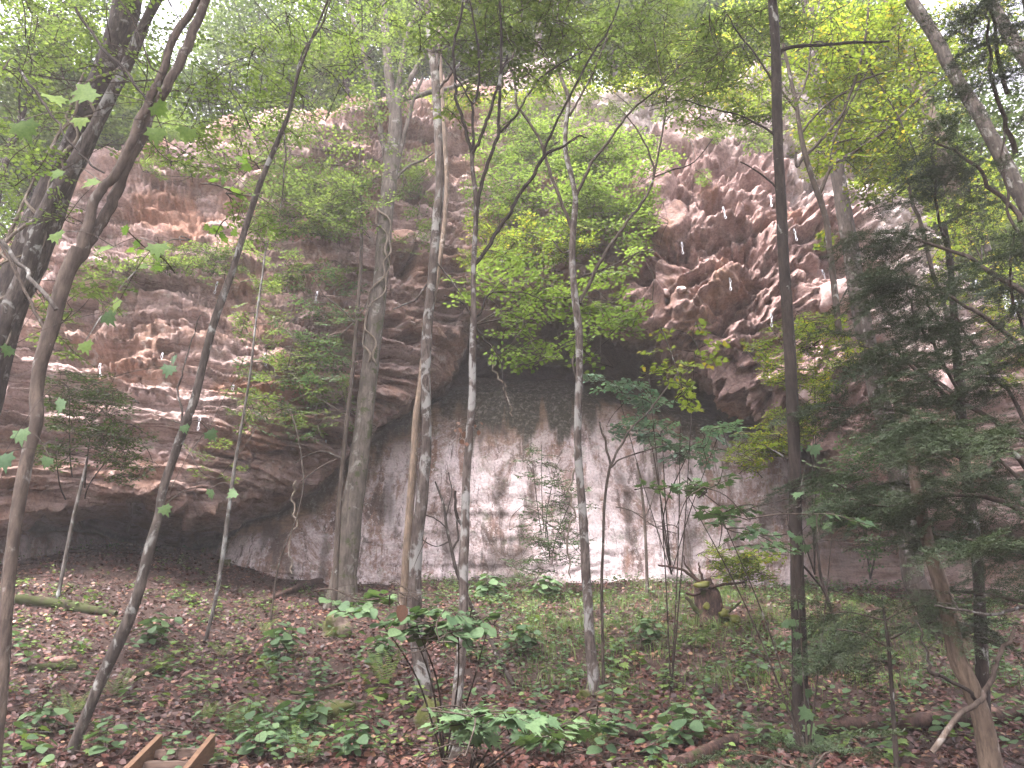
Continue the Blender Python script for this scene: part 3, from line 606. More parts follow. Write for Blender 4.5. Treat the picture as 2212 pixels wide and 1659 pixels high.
tree('T10', 'slender_tree', 'slender grey speckled tree with mossy foot standing alone right of centre', 10.1,
     [(1284,1512,30),(1283,1490,27),(1280,1445,26),(1273,1377,25),(1270,1309,24),(1266,1242,23),(1263,1174,22),(1258,1100,21),(1253,1037,20),(1249,980,19),(1248,924,19),(1251,811,18),(1251,721,18),(1242,644,17),(1236,569,16),(1238,500,15),(1243,430,14),(1233,375,13),(1222,330,12),(1222,278,11),(1228,215,10),(1215,175,9),(1200,115,8),(1202,52,7),(1208,-10,6)],
     [[(1240,510,9),(1212,434,9),(1191,382,8),(1177,330,8),(1163,295,7),(1132,250,7),(1115,222,6),(1111,174,6),(1104,139,5),(1115,90,5),(1125,40,4),(1130,-10,3)],
      [(1243,424,9),(1264,382,8),(1281,347,8),(1309,312,7),(1333,278,6),(1368,236,5),(1420,194,4),(1450,170,3)],
      [(1253,655,9),(1275,610,9),(1300,560,9),(1322,525,8),(1340,500,8),(1365,466,7),(1385,440,7),(1413,382,6),(1403,330,5),(1378,285,4),(1340,235,3)],
      [(1413,382,5),(1430,290,5),(1440,215,4),(1425,150,3),(1410,80,3)],[(1413,382,4),(1450,368,4),(1500,350,3),(1540,300,3)],
      [(1229,250,6),(1250,215,5),(1275,170,5),(1300,110,4),(1330,40,3)],[(1246,600,5),(1280,590,5),(1330,570,4),(1380,545,3),(1410,540,3)],
      [(1240,540,5),(1215,545,4),(1195,520,3)],[(1253,840,6),(1240,800,5),(1238,770,4)],[(1262,1170,5),(1270,1130,4),(1255,1080,3)]], mat='patchy', limbmat='twig', up=0, rough=.07)
tree('T11', 'sapling', 'whip thin sapling forking in front of the pink wall', 10.4,
     [(1304,1506,8),(1302,1400,8),(1300,1263,8),(1303,1180,7),(1305,1105,7),(1310,1050,7),(1318,1006,7)],
     [[(1318,1006,6),(1309,960,6),(1300,930,5),(1294,911,4)],[(1318,1006,6),(1340,965,6),(1360,930,5),(1395,895,5),(1430,850,4),(1470,800,3)],[(1318,1010,5),(1345,990,4),(1390,975,4),(1440,960,3)]], mat='twig', rough=.05, sides=7, up=0)
tree('T12', 'dark_tree', 'tall straight dark trunk with a few white lichen spots right of centre', 8.0,
     [(1740,1640,48),(1735,1601,42),(1729,1515,36),(1727,1402,34),(1723,1290,32),(1721,1177,30),(1718,1105,29),(1716,969,28),(1711,857,27),(1705,744,26),(1698,631,25),(1693,562,24),(1688,450,24),(1682,337,23),(1678,225,23),(1676,112,22),(1671,37,21),(1666,-40,20)],
     [[(1680,120,10),(1700,105,9),(1745,98,8),(1800,95,7),(1860,92,6),(1920,90,5)],[(1685,300,7),(1650,275,5),(1600,250,4),(1540,235,3),(1480,215,3)],[(1690,420,5),(1650,380,4),(1600,350,3)],
      [(1722,1210,6),(1750,1240,5),(1775,1270,4),(1800,1330,3)],[(1680,200,6),(1655,150,5),(1610,90,4),(1570,30,3)],[(1716,1000,5),(1690,985,4),(1650,960,3)]], mat='dark', rough=.05)
tree('T13', 'grey_tree', 'stout grey trunk leaning left past the pale rock, half veiled by conifer boughs', 13.0,
     [(1978,1262,56),(1972,1240,54),(1955,1105,48),(1930,980,46),(1905,880,44),(1892,834,43),(1874,744,42),(1851,631,40),(1838,540,38),(1828,487,37),(1813,394,34),(1798,300,32),(1780,225,30),(1768,150,29),(1761,94,28),(1742,0,26),(1730,-50,25)],
     [[(1880,620,8),(1900,650,8),(1930,690,7)],[(1775,190,8),(1750,160,7),(1700,130,5),(1650,120,4)],[(1850,600,5),(1820,640,4),(1800,700,3)],[(1800,330,7),(1850,280,6),(1890,220,5),(1920,170,4)]], mat='rough', rough=.06, sides=14)
tree('T13b', 'grey_tree', 'narrow brown trunk just right of the stout grey trunk', 12.0,
     [(2036,1262,30),(2010,1190,28),(1992,1110,26),(1980,1040,24),(1962,960,22),(1940,880,20),(1925,800,18)], mat='tan', rough=.05)
tree('T14', 'leaning_tree', 'lichen patched trunk slanting down to the right edge through conifer boughs', 10.5,
     [(2330,640,40),(2262,520,38),(2200,412,36),(2162,337,34),(2113,244,32),(2076,187,31),(2042,124,30),(2012,67,29),(1967,0,28),(1930,-60,26)], mat='mottled', flare=1.2)
tree('T15', 'background_tree', 'hazy pinkish trunk behind the yellow green leaves at upper right', 17.0,
     [(2100,520,38),(2040,350,38),(2010,260,38),(1982,187,37),(1960,130,36),(1944,94,36),(1926,19,34),(1915,-40,32)], [[(1950,110,14),(1900,90,12),(1850,60,10),(1790,40,8)]], mat='tan', base=False)
tree('T16', 'background_tree', 'pale mottled trunk crossing the top right corner', 11.5,
     [(2400,420,36),(2300,260,34),(2230,150,32),(2190,90,30),(2160,40,28),(2120,-30,26)], mat='mottled', flare=1.2)
tree('T17', 'tan_tree', 'smooth tan trunk curving up from the bottom right corner', 6.9,
     [(2146,1690,50),(2140,1654,48),(2121,1552,44),(2094,1477,42),(2068,1421,40),(2053,1346,37),(2034,1271,34),(2016,1215,32),(1997,1140,29),(1982,1080,26),(1972,1010,23),(1965,940,20)], mat='tan', rough=.05, up=0)
tree('T18', 'forked_sapling', 'crooked sapling with many arching branches in front of the yellow leaves', 10.8,
     [(1812,720,16),(1800,600,15),(1790,520,15),(1787,487,14),(1775,440,14),(1764,412,14),(1750,370,13),(1738,330,13),(1728,280,11),(1720,225,10),(1710,180,9),(1704,150,9),(1690,90,7),(1680,20,6)],
     [[(1742,335,9),(1790,285,8),(1822,240,8),(1845,180,7),(1862,120,7),(1872,60,6),(1880,-20,5)],
      [(1768,425,9),(1790,372,8),(1808,350,8),(1850,325,7),(1900,290,7),(1950,245,6),(2000,200,5),(2060,150,4)],
      [(1730,290,6),(1760,250,5),(1800,215,5),(1840,190,4)],[(1722,240,6),(1690,200,5),(1670,150,4)],[(1790,372,6),(1800,310,6),(1830,240,5),(1860,180,4),(1900,100,3)],
      [(1738,330,8),(1722,360,7),(1719,330,6)],[(1845,180,5),(1900,160,5),(1960,150,4),(2030,160,3)],[(1850,130,5),(1810,110,4),(1770,90,4),(1720,110,3)],
      [(1862,120,5),(1900,180,4),(1940,250,4),(1980,340,3)],[(1720,225,5),(1745,160,5),(1755,80,4),(1770,0,3)],[(1800,310,5),(1850,300,4),(1920,298,3)]], mat='twig', rough=.05, base=False)
tree('T19', 'sapling', 'thin dark stem between the pale rock and the conifer', 12.5,
     [(2085,850,13),(2060,740,12),(2037,649,11),(2014,586,10),(1998,520,10),(1985,470,9),(1971,439,8),(1955,360,7),(1940,290,6),(1925,210,5)], mat='twig', base=False)
tree('T20', 'sapling', 'faint thin sapling at the foot of the pink wall behind the green shrub', 16.5,
     [(1398,1262,8),(1396,1200,7),(1392,1120,7),(1385,1050,6),(1376,1000,5)], [[(1392,1120,4),(1410,1080,3),(1420,1040,3)]], mat='twig', rough=.04, sides=6, up=0)
tree('T21', 'sapling', 'thin dark sapling leaning across the slope right of the tall dark trunk', 11.0,
     [(1830,1445,9),(1808,1360,8),(1790,1300,8),(1772,1240,7),(1765,1180,6),(1745,1100,5)], mat='dark', rough=.04, sides=7, up=0)
tree('T22', 'dead_sapling', 'bare twiggy sapling against the stained wall left of the forked trunk', 14.5,
     [(998,1262,9),(985,1230,9),(976,1190,8),(965,1140,7),(958,1090,6),(940,1040,4)], [[(976,1190,6),(990,1160,5),(985,1110,4)],[(965,1140,4),(940,1120,3),(910,1110,3)],[(970,1170,4),(940,1180,3),(905,1160,3)],[(962,1120,3),(975,1070,3),(970,1020,2)]], mat='dark', rough=.04, sides=6, up=0)
tree('T23', 'sapling', 'crooked thin stem rising before the left end of the pale wall', 14.0,
     [(590,1300,5),(600,1230,5),(615,1180,4),(640,1120,4),(655,1050,4),(650,980,3),(638,920,4),(625,885,3)], [[(650,1040,3),(690,1010,3),(730,990,3)]], mat='twig', rough=.05, sides=6, up=0)
tree('T24', 'sapling', 'short pale stem at the left end of the undercut', 13.5,
     [(150,1160,9),(158,1120,8),(168,1080,8),(180,1030,7),(190,985,5)], mat='pale', sides=7, up=0)
for key, lab, D, pts in (('V1', 'leafless vine looping down over the dark undercut', 14.6, [(640,1040,5),(632,1080,4),(638,1130,4),(628,1180,3),(632,1240,3)]),
        ('V2', 'twisted vine hanging against the stained wall beside the grey speckled tree', 13.0, [(1245,1010,5),(1230,1060,4),(1238,1110,4),(1228,1170,4),(1234,1250,3)]),
        ('V4', 'grey hanging root curling down in front of the dark hollow', 12.0, [(1062,770,5),(1068,800,4),(1085,830,4),(1100,860,3),(1108,900,3)])):
    P, R = path3(pts, D, 6, .05); t = thing('hanging_vine', lab, 'vine', P[-1]); mb = MB(); mb.tube(P, R, 6, .1); mb.build('stem', M['vine'], t)
# the shaggy vine on the left tree and the vine on the beech: they grip the trunk, each a thing of its own
def twine(label, D, ax, r, n_, mat, w_):
    t = None
    P0, R0 = path3(ax, D)
    t = thing('climbing_vine', label, 'vine', P0[0])
    for q in range(n_):
        ph = q*2.1; s_ = np.linspace(0, len(P0)-1, 60); i0 = s_.astype(int).clip(0, len(P0)-2); f = (s_-i0)[:, None]
        C_ = P0[i0]*(1-f)+P0[i0+1]*f; rr = R0[i0]+.01
        a_ = ph+s_*.28*(1 if q % 2 else -1)+.5*np.sin(s_*.9+q)
        a_ = -1.57+1.15*np.sin(a_)
        W = C_+np.stack([np.cos(a_)*rr, np.sin(a_)*rr, 0*a_], -1)
        mb = MB(); mb.tube(W, np.full(60, w_)*(1+.3*np.sin(s_)), 6, .15, q); mb.build('stem', M[mat], t)
twine('shaggy woody vine gripping the big leaning tree at the left edge', 9.0, [(-60,900,112),(0,690,104),(60,560,92),(125,400,84),(180,285,76),(228,160,72)], .2, 4, 'vine', .02)
twine('pale twisting vine climbing the grey beech', 16.2, [(800,790,44),(808,720,42),(818,640,40),(826,570,38),(830,500,38),(836,440,38)], .2, 2, 'vine', .022)

# ------------------------------------------------------------------ leaves
OVAL = np.array([(0, 0, 0), (.34, .28, .06), (.36, .58, .05), (0, 1, -.03), (-.36, .58, .05), (-.34, .28, .06)], float)
OVAL_F = np.array([[0, 1, 2, 3], [0, 3, 4, 5]])
DIA = np.array([(0, 0, 0), (.34, .45, .07), (0, 1, 0), (-.34, .45, .07)], float); DIA_F = np.array([[0, 1, 2], [0, 2, 3]])
mp_ = [(0, 0), (.14, .1), (.46, .02), (.40, .2), (.60, .42), (.34, .48), (.30, .78), (.14, .66), (0, 1.05), (-.14, .66), (-.30, .78), (-.34, .48), (-.60, .42), (-.40, .2), (-.46, .02), (-.14, .1)]
MAPLE = np.array([(a, b, .10*abs(a)-.12*b*b) for a, b in mp_]+[(0, .36, .02)]); MAPLE_F = np.array([[16, q, (q+1) % 16] for q in range(16)])
rd_ = [(0, 0), (.22, .02), (.44, .2), (.48, .45), (.36, .72), (.16, .9), (0, 1.02), (-.16, .9), (-.36, .72), (-.48, .45), (-.44, .2), (-.22, .02)]
ROUND = np.array([(a, b, .14*abs(a)-.08*b) for a, b in rd_]+[(0, .45, -.02)]); ROUND_F = np.array([[12, q, (q+1) % 12] for q in range(12)])
SHAPES = {'oval': (OVAL, OVAL_F), 'dia': (DIA, DIA_F), 'maple': (MAPLE, MAPLE_F), 'round': (ROUND, ROUND_F)}
def leaves_geo(shape, pos, axis, nor, size, width=1.0):
    T_, F_ = SHAPES[shape]; n_ = len(pos)
    axis = axis/np.linalg.norm(axis, axis=1)[:, None]; X_ = np.cross(axis, nor); X_ /= np.linalg.norm(X_, axis=1)[:, None]+1e-9; N_ = np.cross(X_, axis)
    s_ = size[:, None, None]
    V = pos[:, None]+s_*(T_[None, :, 0:1]*width*X_[:, None]+T_[None, :, 1:2]*axis[:, None]+T_[None, :, 2:3]*N_[:, None])
    F = F_[None]+(np.arange(n_)*len(T_))[:, None, None]
    return V.reshape(-1, 3), F.reshape(-1, F_.shape[1])
def make_spray(r, L_=.7, leaf=.09, nside=7, per=4, up=.25, flat=.3):
    """a flat leafy branch end along +X: leaf frames and twig tubes"""
    pos, ax, no, sz = [], [], [], []; tw = []
    n_ = 9; s_ = np.linspace(0, 1, n_)
    sag = r.uniform(-.12, .05)
    main = np.stack([s_*L_, .06*np.sin(s_*3+r.uniform(0, 6))*L_, sag*s_**2*L_+.02*np.sin(s_*7)], -1)
    tw.append((main, .004+.002*(1-s_)))
    def put(p, d, k_):
        nrm = np.array([r.normal(0, flat), r.normal(0, flat), 1.]); pos.append(p); ax.append(d+np.array([0, 0, r.normal(-.12, .18)])); no.append(nrm); sz.append(leaf*r.uniform(.65, 1.15))
    for q in range(nside):
        f = .12+.8*q/nside+r.uniform(-.03, .03); side = 1 if q % 2 else -1
        p0 = np.array([np.interp(f, s_, main[:, c_]) for c_ in range(3)])
        a_ = side*r.uniform(.6, 1.05); l_ = L_*r.uniform(.28, .5)*(1.1-f*.6)
        d = np.array([math.cos(a_), math.sin(a_), r.normal(0, .1)])
        p1 = p0+d*l_+np.array([0, 0, -.05*l_]); tw.append((np.array([p0, (p0+p1)/2+np.array([0, 0, .01]), p1]), np.array([.003, .0025, .0015])))
        for k_ in range(per):
            g_ = (k_+.6)/per; s2_ = 1 if k_ % 2 else -1; b_ = a_+s2_*r.uniform(.5, 1.0) if k_ < per-1 else a_
            put(p0+(p1-p0)*g_, np.array([math.cos(b_), math.sin(b_), 0]), k_)
    for q in range(per+2):
        f = .35+.65*q/(per+1); side = 1 if q % 2 else -1; b_ = side*r.uniform(.4, .9) if q < per+1 else 0
        put(np.array([np.interp(f, s_, main[:, c_]) for c_ in range(3)]), np.array([math.cos(b_), math.sin(b_), 0]), q)
    return np.array(pos), np.array(ax), np.array(no), np.array(sz), tw
def rotm(yaw, pitch, roll):
    return np.array(Matrix.Rotation(yaw, 3, 'Z')@Matrix.Rotation(pitch, 3, 'Y')@Matrix.Rotation(roll, 3, 'X'))
LEAFMESH = {}
def leafmesh(shape, mat):
    if (shape, mat) not in LEAFMESH:
        T_, F_ = SHAPES[shape]; me = mesh('leaf', T_, F_, True); me.materials.append(M[mat]); LEAFMESH[(shape, mat)] = me
    return LEAFMESH[(shape, mat)]
MULT = 1.45
def foliage(parent, clusters, D, mat='leaf_mid', shape='oval', leaf=.085, L_=.7, n=40, seed=1, individual=0, mixmat=None, width=.9, dz=None, rD=.7, attach=None, nside=7, per=4, pitch=(.0, .22), flat=.3, bmat='twig', yawbias=None, limit=300, surf=0):
    """clusters: (u, v, ru, rv, n[, dD]) filled with flat leafy sprays; twigs run back to 'attach' points"""
    r = np.random.default_rng(seed)
    leaf = leaf*(.8 if not individual else 1)
    temps = [make_spray(r, L_*(.9 if not individual else 1), leaf, nside, per, flat=flat) for _ in range(6)]; tgeo = []
    for t_ in temps:
        m_ = MB()
        for (tp, tr) in t_[4]: m_.tube(tp, tr*(1.2 if D > 11 else 1), 3, cap=False)
        tgeo.append((np.vstack(m_.V), np.vstack(m_.F[4])))
    Vs, Fs, nv = [], [], 0; twb = MB(); cnt = 0
    pool = [at(a[0], a[1], (surf_y(a[0], a[1]) or D)-surf*.4 if surf else D)[0] for a in (attach or [])]
    for cl in clusters:
        u0, v0, ru, rv, nn = cl[:5]; dD = cl[5] if len(cl) > 5 else 0
        ctr, tc = at(u0, v0, D+dD)
        for q in range(nn if individual else int(nn*MULT+.5)):
            a_ = r.uniform(0, 2*np.pi); rad = math.sqrt(r.uniform(0, 1))
            uu, vv = u0+ru*rad*math.cos(a_), v0+rv*rad*math.sin(a_); dep = D+dD+r.normal(0, rD*.5)
            if surf: dep = (surf_y(uu, vv) or D)-surf*r.uniform(.15, 1.1)
            p, _ = at(uu, vv, dep)
            yaw = r.uniform(0, 2*np.pi) if yawbias is None else r.normal(yawbias, .7)
            R_ = rotm(yaw, r.normal(*pitch), r.normal(0, .25)); sc = r.uniform(.75, 1.2)
            k6 = r.integers(6); po, ax, no, sz, tw = temps[k6]
            o0 = p-R_@np.array([L_*.5*sc, 0, 0])
            po = po*sc@R_.T+o0; ax_ = ax@R_.T; no_ = no@R_.T; keep = r.uniform(0, 1, len(po)) > .12
            if individual:
                for k_ in np.nonzero(keep)[0]:
                    if cnt >= limit: break
                    cnt += 1
                    a2 = ax_[k_]/np.linalg.norm(ax_[k_]); x2 = np.cross(a2, no_[k_]); x2 /= np.linalg.norm(x2); n2 = np.cross(x2, a2); s2 = sz[k_]
                    mt = mat if (mixmat is None or r.uniform() > .06) else mixmat
                    lo_ = bpy.data.objects.new('leaf', leafmesh(shape, mt)); COL.objects.link(lo_); lo_.parent = parent
                    mm = np.eye(4); mm[:3, 0] = x2*s2*width; mm[:3, 1] = a2*s2; mm[:3, 2] = n2*s2; mm[:3, 3] = po[k_]-np.array(parent.location)
                    lo_.matrix_basis = Matrix(mm.tolist())
            else:
                V, F = leaves_geo(shape, po[keep], ax_[keep], no_[keep], sz[keep], width); Vs.append(V); Fs.append(F+nv); nv += len(V)
            twb.add(tgeo[k6][0]*sc@R_.T+o0, tgeo[k6][1])
            if attach is not None and r.uniform() < .7:
                pa = np.array(pool); b0 = pa[((pa-o0)**2).sum(1).argmin()]; ln_ = np.linalg.norm(b0-o0)
                if ln_ < 1.9:
                    mid_ = (b0+o0)/2+r.normal(0, .07*ln_, 3)+np.array([0, 0, .06*ln_])
                    twb.tube(crom([b0, mid_, o0], 4), np.linspace(.0045+.005*ln_, .004, 9), 4, cap=False)
                pool.append(o0)
    if Vs: stuff(obj('foliage', mesh('foliage', np.vstack(Vs), np.vstack(Fs), True), M[mat], parent))
    if twb.V: stuff(twb.build('twigs', M[bmat], parent))
def shrub(name, label, cat, u, v, D, group=None):
    p, _ = at(u, v, D); return thing(name, label, cat, p, group)

# ------------------------------------------------------------------ wood on the plateau above and behind the cliff
def crown_mesh(seed, rx, rz, n_, leaf, z0, gaps=.5):
    r = np.random.default_rng(seed)
    cl = r.normal(0, 1, (26, 3)); cl /= np.linalg.norm(cl, axis=1)[:, None]; cl *= r.uniform(.25, 1, (26, 1))**.6
    k_ = r.integers(0, 26, n_)
    pos = cl[k_]+r.normal(0, .19, (n_, 3))*np.array([1.15, 1.15, .55])
    pos = pos*np.array([rx, rx, rz])+np.array([0, 0, z0])
    ax = r.normal(0, 1, (n_, 3)); ax[:, 2] *= .35; no = r.normal(0, .45, (n_, 3)); no[:, 2] += 1
    V, F = leaves_geo('dia', pos, ax, no, leaf*r.uniform(.6, 1.3, n_), 1.1)
    return V, F, cl*np.array([rx, rx, rz])+np.array([0, 0, z0])
PROTO = []
for q, (rx, rz, hgt, mt, tb, n_) in enumerate(((3.2, 3.4, 9, 'leaf_mid', 'rough', 9000), (2.6, 4.2, 11, 'leaf_yellow', 'smooth', 8000), (2.9, 2.6, 6, 'leaf_bright', 'twig', 8000), (3.6, 3.0, 8, 'leaf_dark', 'rough', 9500))):
    V, F, cl = crown_mesh(100+q, rx, rz, n_, .17, hgt); me = mesh('crown', V, F, True); me.materials.append(M[mt])
    mb = MB(); P = crom([(0, 0, -.6), (.1, 0, hgt*.4), (-.1, .1, hgt*.8), (.05, 0, hgt+rz*.7)], 5); mb.tube(P, np.linspace(.17, .03, len(P)), 8, .08, q)
    for c_ in cl[:12]:
        zz = max(hgt*.45, c_[2]-1.6); mb.tube(crom([(0, 0, zz), (c_[0]*.5, c_[1]*.5, (zz+c_[2])/2+.1), tuple(c_)], 4), np.linspace(.05, .012, 9), 5)
    tm = mesh('trunk', np.vstack(mb.V), [np.vstack(f) for f in mb.F.values()]); tm.materials.append(M[tb])
    PROTO.append((me, tm, ('dark leaved', 'yellow green', 'bright green', 'dull green')[q]))
r = np.random.default_rng(31)
spots = []
for q in range(64):
    u = [-250, 2400][0]+q*2650/63+r.uniform(-25, 25); row = q % 3
    spots.append((u, (23, 28.5, 36)[row]+r.uniform(-1.5, 2), row))
for k_, (u, D, row) in enumerate(spots):
    x_ = (u-1106)/FPX*D*.93; x_ *= 1.0
    if 60 < u < 760 and row < 2 and r.uniform() < .5: continue      # thin wood and open sky at upper left
    z_ = plateau(x_, D) if D > 20 else 3
    me, tm, desc = PROTO[(3 if u < 900 and k_ % 2 else (1 if u > 1300 and k_ % 3 else k_ % 4))]
    sl_ = [(0, 'at the far left edge'), (200, 'behind the vine covered tree'), (380, 'behind the fork of the bowed tree'), (600, 'left of the slender leaning tree top'), (760, 'right of the slender leaning tree top'), (900, 'behind the crown of the grey beech'), (1010, 'behind the white blotched trunk top'), (1130, 'behind the dark forks'), (1290, 'behind the grey speckled tree top'), (1480, 'above the bright slab'), (1640, 'left of the tall dark trunk top'), (1780, 'right of the tall dark trunk top'), (1950, 'behind the arching sapling'), (2150, 'at the upper right'), (9999, 'beyond the right edge')]
    t = thing('background_tree', f'{desc} cliff top tree {next(b for a, b in sl_ if u < a)}, {("front", "middle", "rear")[row]} row', 'tree', (x_, D, z_-.2), 'trees on top of the cliff')
    s_ = r.uniform(.75, 1.15)*(1.0 if u > 800 else .95); t['label'] = ('big ' if s_ > .97 else 'slighter ')+t['label']
    t.rotation_euler = (r.normal(0, .05), r.normal(0, .05), r.uniform(0, 6.28)); t.scale = (s_, s_, s_*r.uniform(.85, 1.1))
    for nm_, m_ in (('trunk', tm), ('crown', me)):
        c_ = bpy.data.objects.new(nm_, m_); COL.objects.link(c_); c_.parent = t
# trees on the lower slope beyond both ends of the cliff
for k_, (u, D, q_, s_) in enumerate(((-120, 20.5, 0, .8), (40, 22.5, 3, .8), (2120, 19, 0, .62), (2230, 20, 2, .75), (2330, 17.5, 3, .7), (2060, 21, 1, .6), (-260, 16, 3, .8), (130, 21.0, 2, .5), (1985, 20.5, 1, .42))):
    x_ = (u-1106)/FPX*D*.95
    t = thing('background_tree', f'{PROTO[q_][2]} tree number'.replace(' number', '')+(' at the left end of the cliff, ' if u < 500 else ' at the right end of the cliff, ')+('nearer the rock' if D > 20 else 'further from the rock'), 'tree', (x_, D, plateau(x_, D)-.3), 'trees at the ends of the cliff')
    t.scale = (s_,)*3; t.rotation_euler = (0, 0, r.uniform(0, 6))
    for nm_, m_ in (('trunk', PROTO[q_][1]), ('crown', PROTO[q_][0])):
        c_ = bpy.data.objects.new(nm_, m_); COL.objects.link(c_); c_.parent = t

# unseen wood behind and beside the camera: one mass, added to shut out the low sky
Vs, Fs, nv = [], [], 0; r = np.random.default_rng(77)
for q in range(22):
    a_ = math.radians(100+q*340/21-80) ; a_ = math.radians(-62-q*236/21)
    V, F, cl = crown_mesh(300+q, 3.6, 3.0, 800, .62, 3.6); c_ = np.array([math.cos(a_)*17+r.normal(0, 1), math.sin(a_)*15+r.normal(0, 1), 0]); c_ = np.array([math.sin(math.radians(105+q*150/21))*17.5, math.cos(math.radians(105+q*150/21))*15, 0])+r.normal(0, 1, 3)*np.array([1, 1, 0])
    Vs.append(V+c_); Fs.append(F+nv); nv += len(V)
for q in range(9):      # unseen canopy above the frame, added to shade the slope
    V, F, cl = crown_mesh(340+q, 2.9, 1.3, 1100, .36, 0); c_ = np.array([-10+q*2.5, 3.6+(q % 3)*1.3, 11.6+(q % 2)*1.2+(q % 3)*.9])
    Vs.append(V+c_); Fs.append(F+nv); nv += len(V)
o = stuff(obj('unseen_shade_wood', mesh('unseen_shade_wood', np.vstack(Vs), np.vstack(Fs)), M['leaf_mid'])); o['label'] = 'unseen leafy wood behind and above the camera, added to shade the scene'; o['category'] = 'wood'
# ------------------------------------------------------------------ leaves of the traced trees
T = {k: v[0] for k, v in ALLTREES.items()}; DD = {k: v[1] for k, v in ALLTREES.items()}
foliage(T['T9'], [(1000,60,120,90,26), (1130,90,120,110,34), (1040,230,90,90,8), (1220,60,90,70,22), (1100,-80,200,70,26)], 8.2, 'leaf_mid', 'oval', .075, .6, seed=11, attach=[(993,45), (1080,60), (1100,265), (1281,115)])
foliage(T['T10'], [(1330,90,130,90,44), (1450,70,110,90,36), (1250,190,120,60,10), (1400,-70,220,60,26), (1500,180,80,60,16)], 10.5, 'leaf_mid', 'oval', .085, .75, seed=12, attach=[(1204,60), (1368,236), (1420,194), (1440,215)])
foliage(T['T7'], [(700,330,150,70,24), (650,420,130,60,20), (790,170,110,120,22), (600,150,110,120,30,1), (860,60,120,70,22), (700,60,120,80,26), (560,300,100,60,16), (750,440,90,60,34)], 15.2, 'leaf_mid', 'oval', .11, .95, seed=13, attach=[(830,319), (788,128), (855,368), (844,208), (740,720)])
foliage(T['T8'], [(930,40,90,60,10), (1010,20,80,50,9), (900,-50,120,50,10)], 9.8, 'leaf_mid', 'oval', .08, .6, seed=14, attach=[(927,42), (1007,0)])
foliage(T['T3'], [(260,120,150,100,11), (60,230,110,150,12), (420,150,130,110,11), (180,-40,300,60,14), (60,420,90,100,6), (340,330,90,60,5)], 7.5, 'leaf_bright', 'oval', .07, .55, seed=15, attach=[(323,215), (392,52), (60,640)], rD=1.6)
foliage(T['T5'], [(560,230,120,90,14), (660,120,120,100,18), (480,320,90,60,8), (560,480,80,50,6), (720,-20,160,60,16)], 8.8, 'leaf_bright', 'oval', .075, .6, seed=16, attach=[(635,194), (667,97), (583,344)])
foliage(T['T18'], [(1800,120,110,90,30), (1880,230,110,110,40), (1790,300,80,70,20), (1930,100,110,90,34), (1850,40,140,60,30), (1900,380,60,60,18), (1960,300,70,60,14), (2040,120,110,80,22)], 11.2, 'leaf_yellow', 'oval', .10, .8, seed=17, attach=[(1862,120), (1845,180), (1950,245), (1840,190), (1822,240), (1764,412)])
foliage(T['T15'], [(1780,200,90,120,34), (1620,170,90,70,26), (1500,120,100,60,20), (1760,330,60,50,16), (1950,200,150,130,70), (2080,300,90,110,40), (1700,60,160,70,40), (2100,80,120,90,40), (1870,420,60,40,14), (1960,430,70,60,18)], 17.5, 'leaf_yellow', 'oval', .14, 1.1, seed=18, attach=[(1944,94), (1850,60), (1982,187)])
foliage(T['T12'], [(1620,60,110,60,24), (1560,150,90,60,20), (1700,30,90,50,14), (1640,230,60,40,8), (1500,250,60,30,5)], 8.8, 'leaf_mid', 'oval', .075, .6, seed=19, attach=[(1600,250), (1570,30), (1676,112)])
foliage(T['T1'], [(50,80,90,90,26), (120,200,60,120,16), (30,330,60,70,14), (180,40,90,60,14), (30,520,50,90,10), (120,720,50,90,8), (210,620,50,80,8)], 10.5, 'leaf_mid', 'oval', .09, .75, seed=20, attach=[(262,60), (180,285), (60,560)], rD=1.5)
foliage(T['T7b'], [(700,640,80,60,10), (640,780,120,60,14), (690,700,90,50,8), (620,900,90,50,9), (720,800,40,90,7)], 15.6, 'leaf_shade', 'oval', .10, .8, seed=21, attach=[(741,992), (752,900), (700,640), (781,518)])
foliage(T['T6'], [(580,560,60,70,12), (560,700,60,60,12), (540,860,60,60,10), (470,1000,60,60,6)], 13.5, 'leaf_mid', 'oval', .08, .6, seed=22, attach=[(552,700), (540,810), (576,520)])
# shrubs and small trees rooted on the cliff or standing before it
def growth(name, label, cat, root, D, cl, mat, shape='oval', leaf=.09, L_=.75, seed=1, stems=(), **k):
    b, _ = at(root[0], root[1], D); b = b.copy(); cp_, cc = cliff_at(*root) if k.pop('oncliff', False) else (None, None)
    if cp_ is not None: b = cp_+np.array([0, -.02, 0]); k['surf'] = k.pop('off', .5); D = b[1]-.3
    elif root[1] > 1000: b, _ = hit(*root); D = k.pop('D2', D)
    t = thing(name, label, cat, b)
    att = k.pop('attach', None) or [(c[0], c[1]) for c in stems] or [root]
    for s_ in stems:
        e, te = at(s_[0], s_[1], (surf_y(s_[0], s_[1]) or D)-k['surf']*.6 if 'surf' in k else D); m_ = (b+e)/2+np.array([rng.normal(0, .12), -.3 if 'surf' in k else 0, .12])
        mb = MB(); mb.tube(crom([b, m_, e], 8), np.linspace(s_[2] if len(s_) > 2 else .02, .007, 17), 6, .08, s_[0]); mb.build('stem', M['twig'], t)
    foliage(t, cl, D, mat, shape, leaf, L_, seed=seed, attach=att, **k); return t
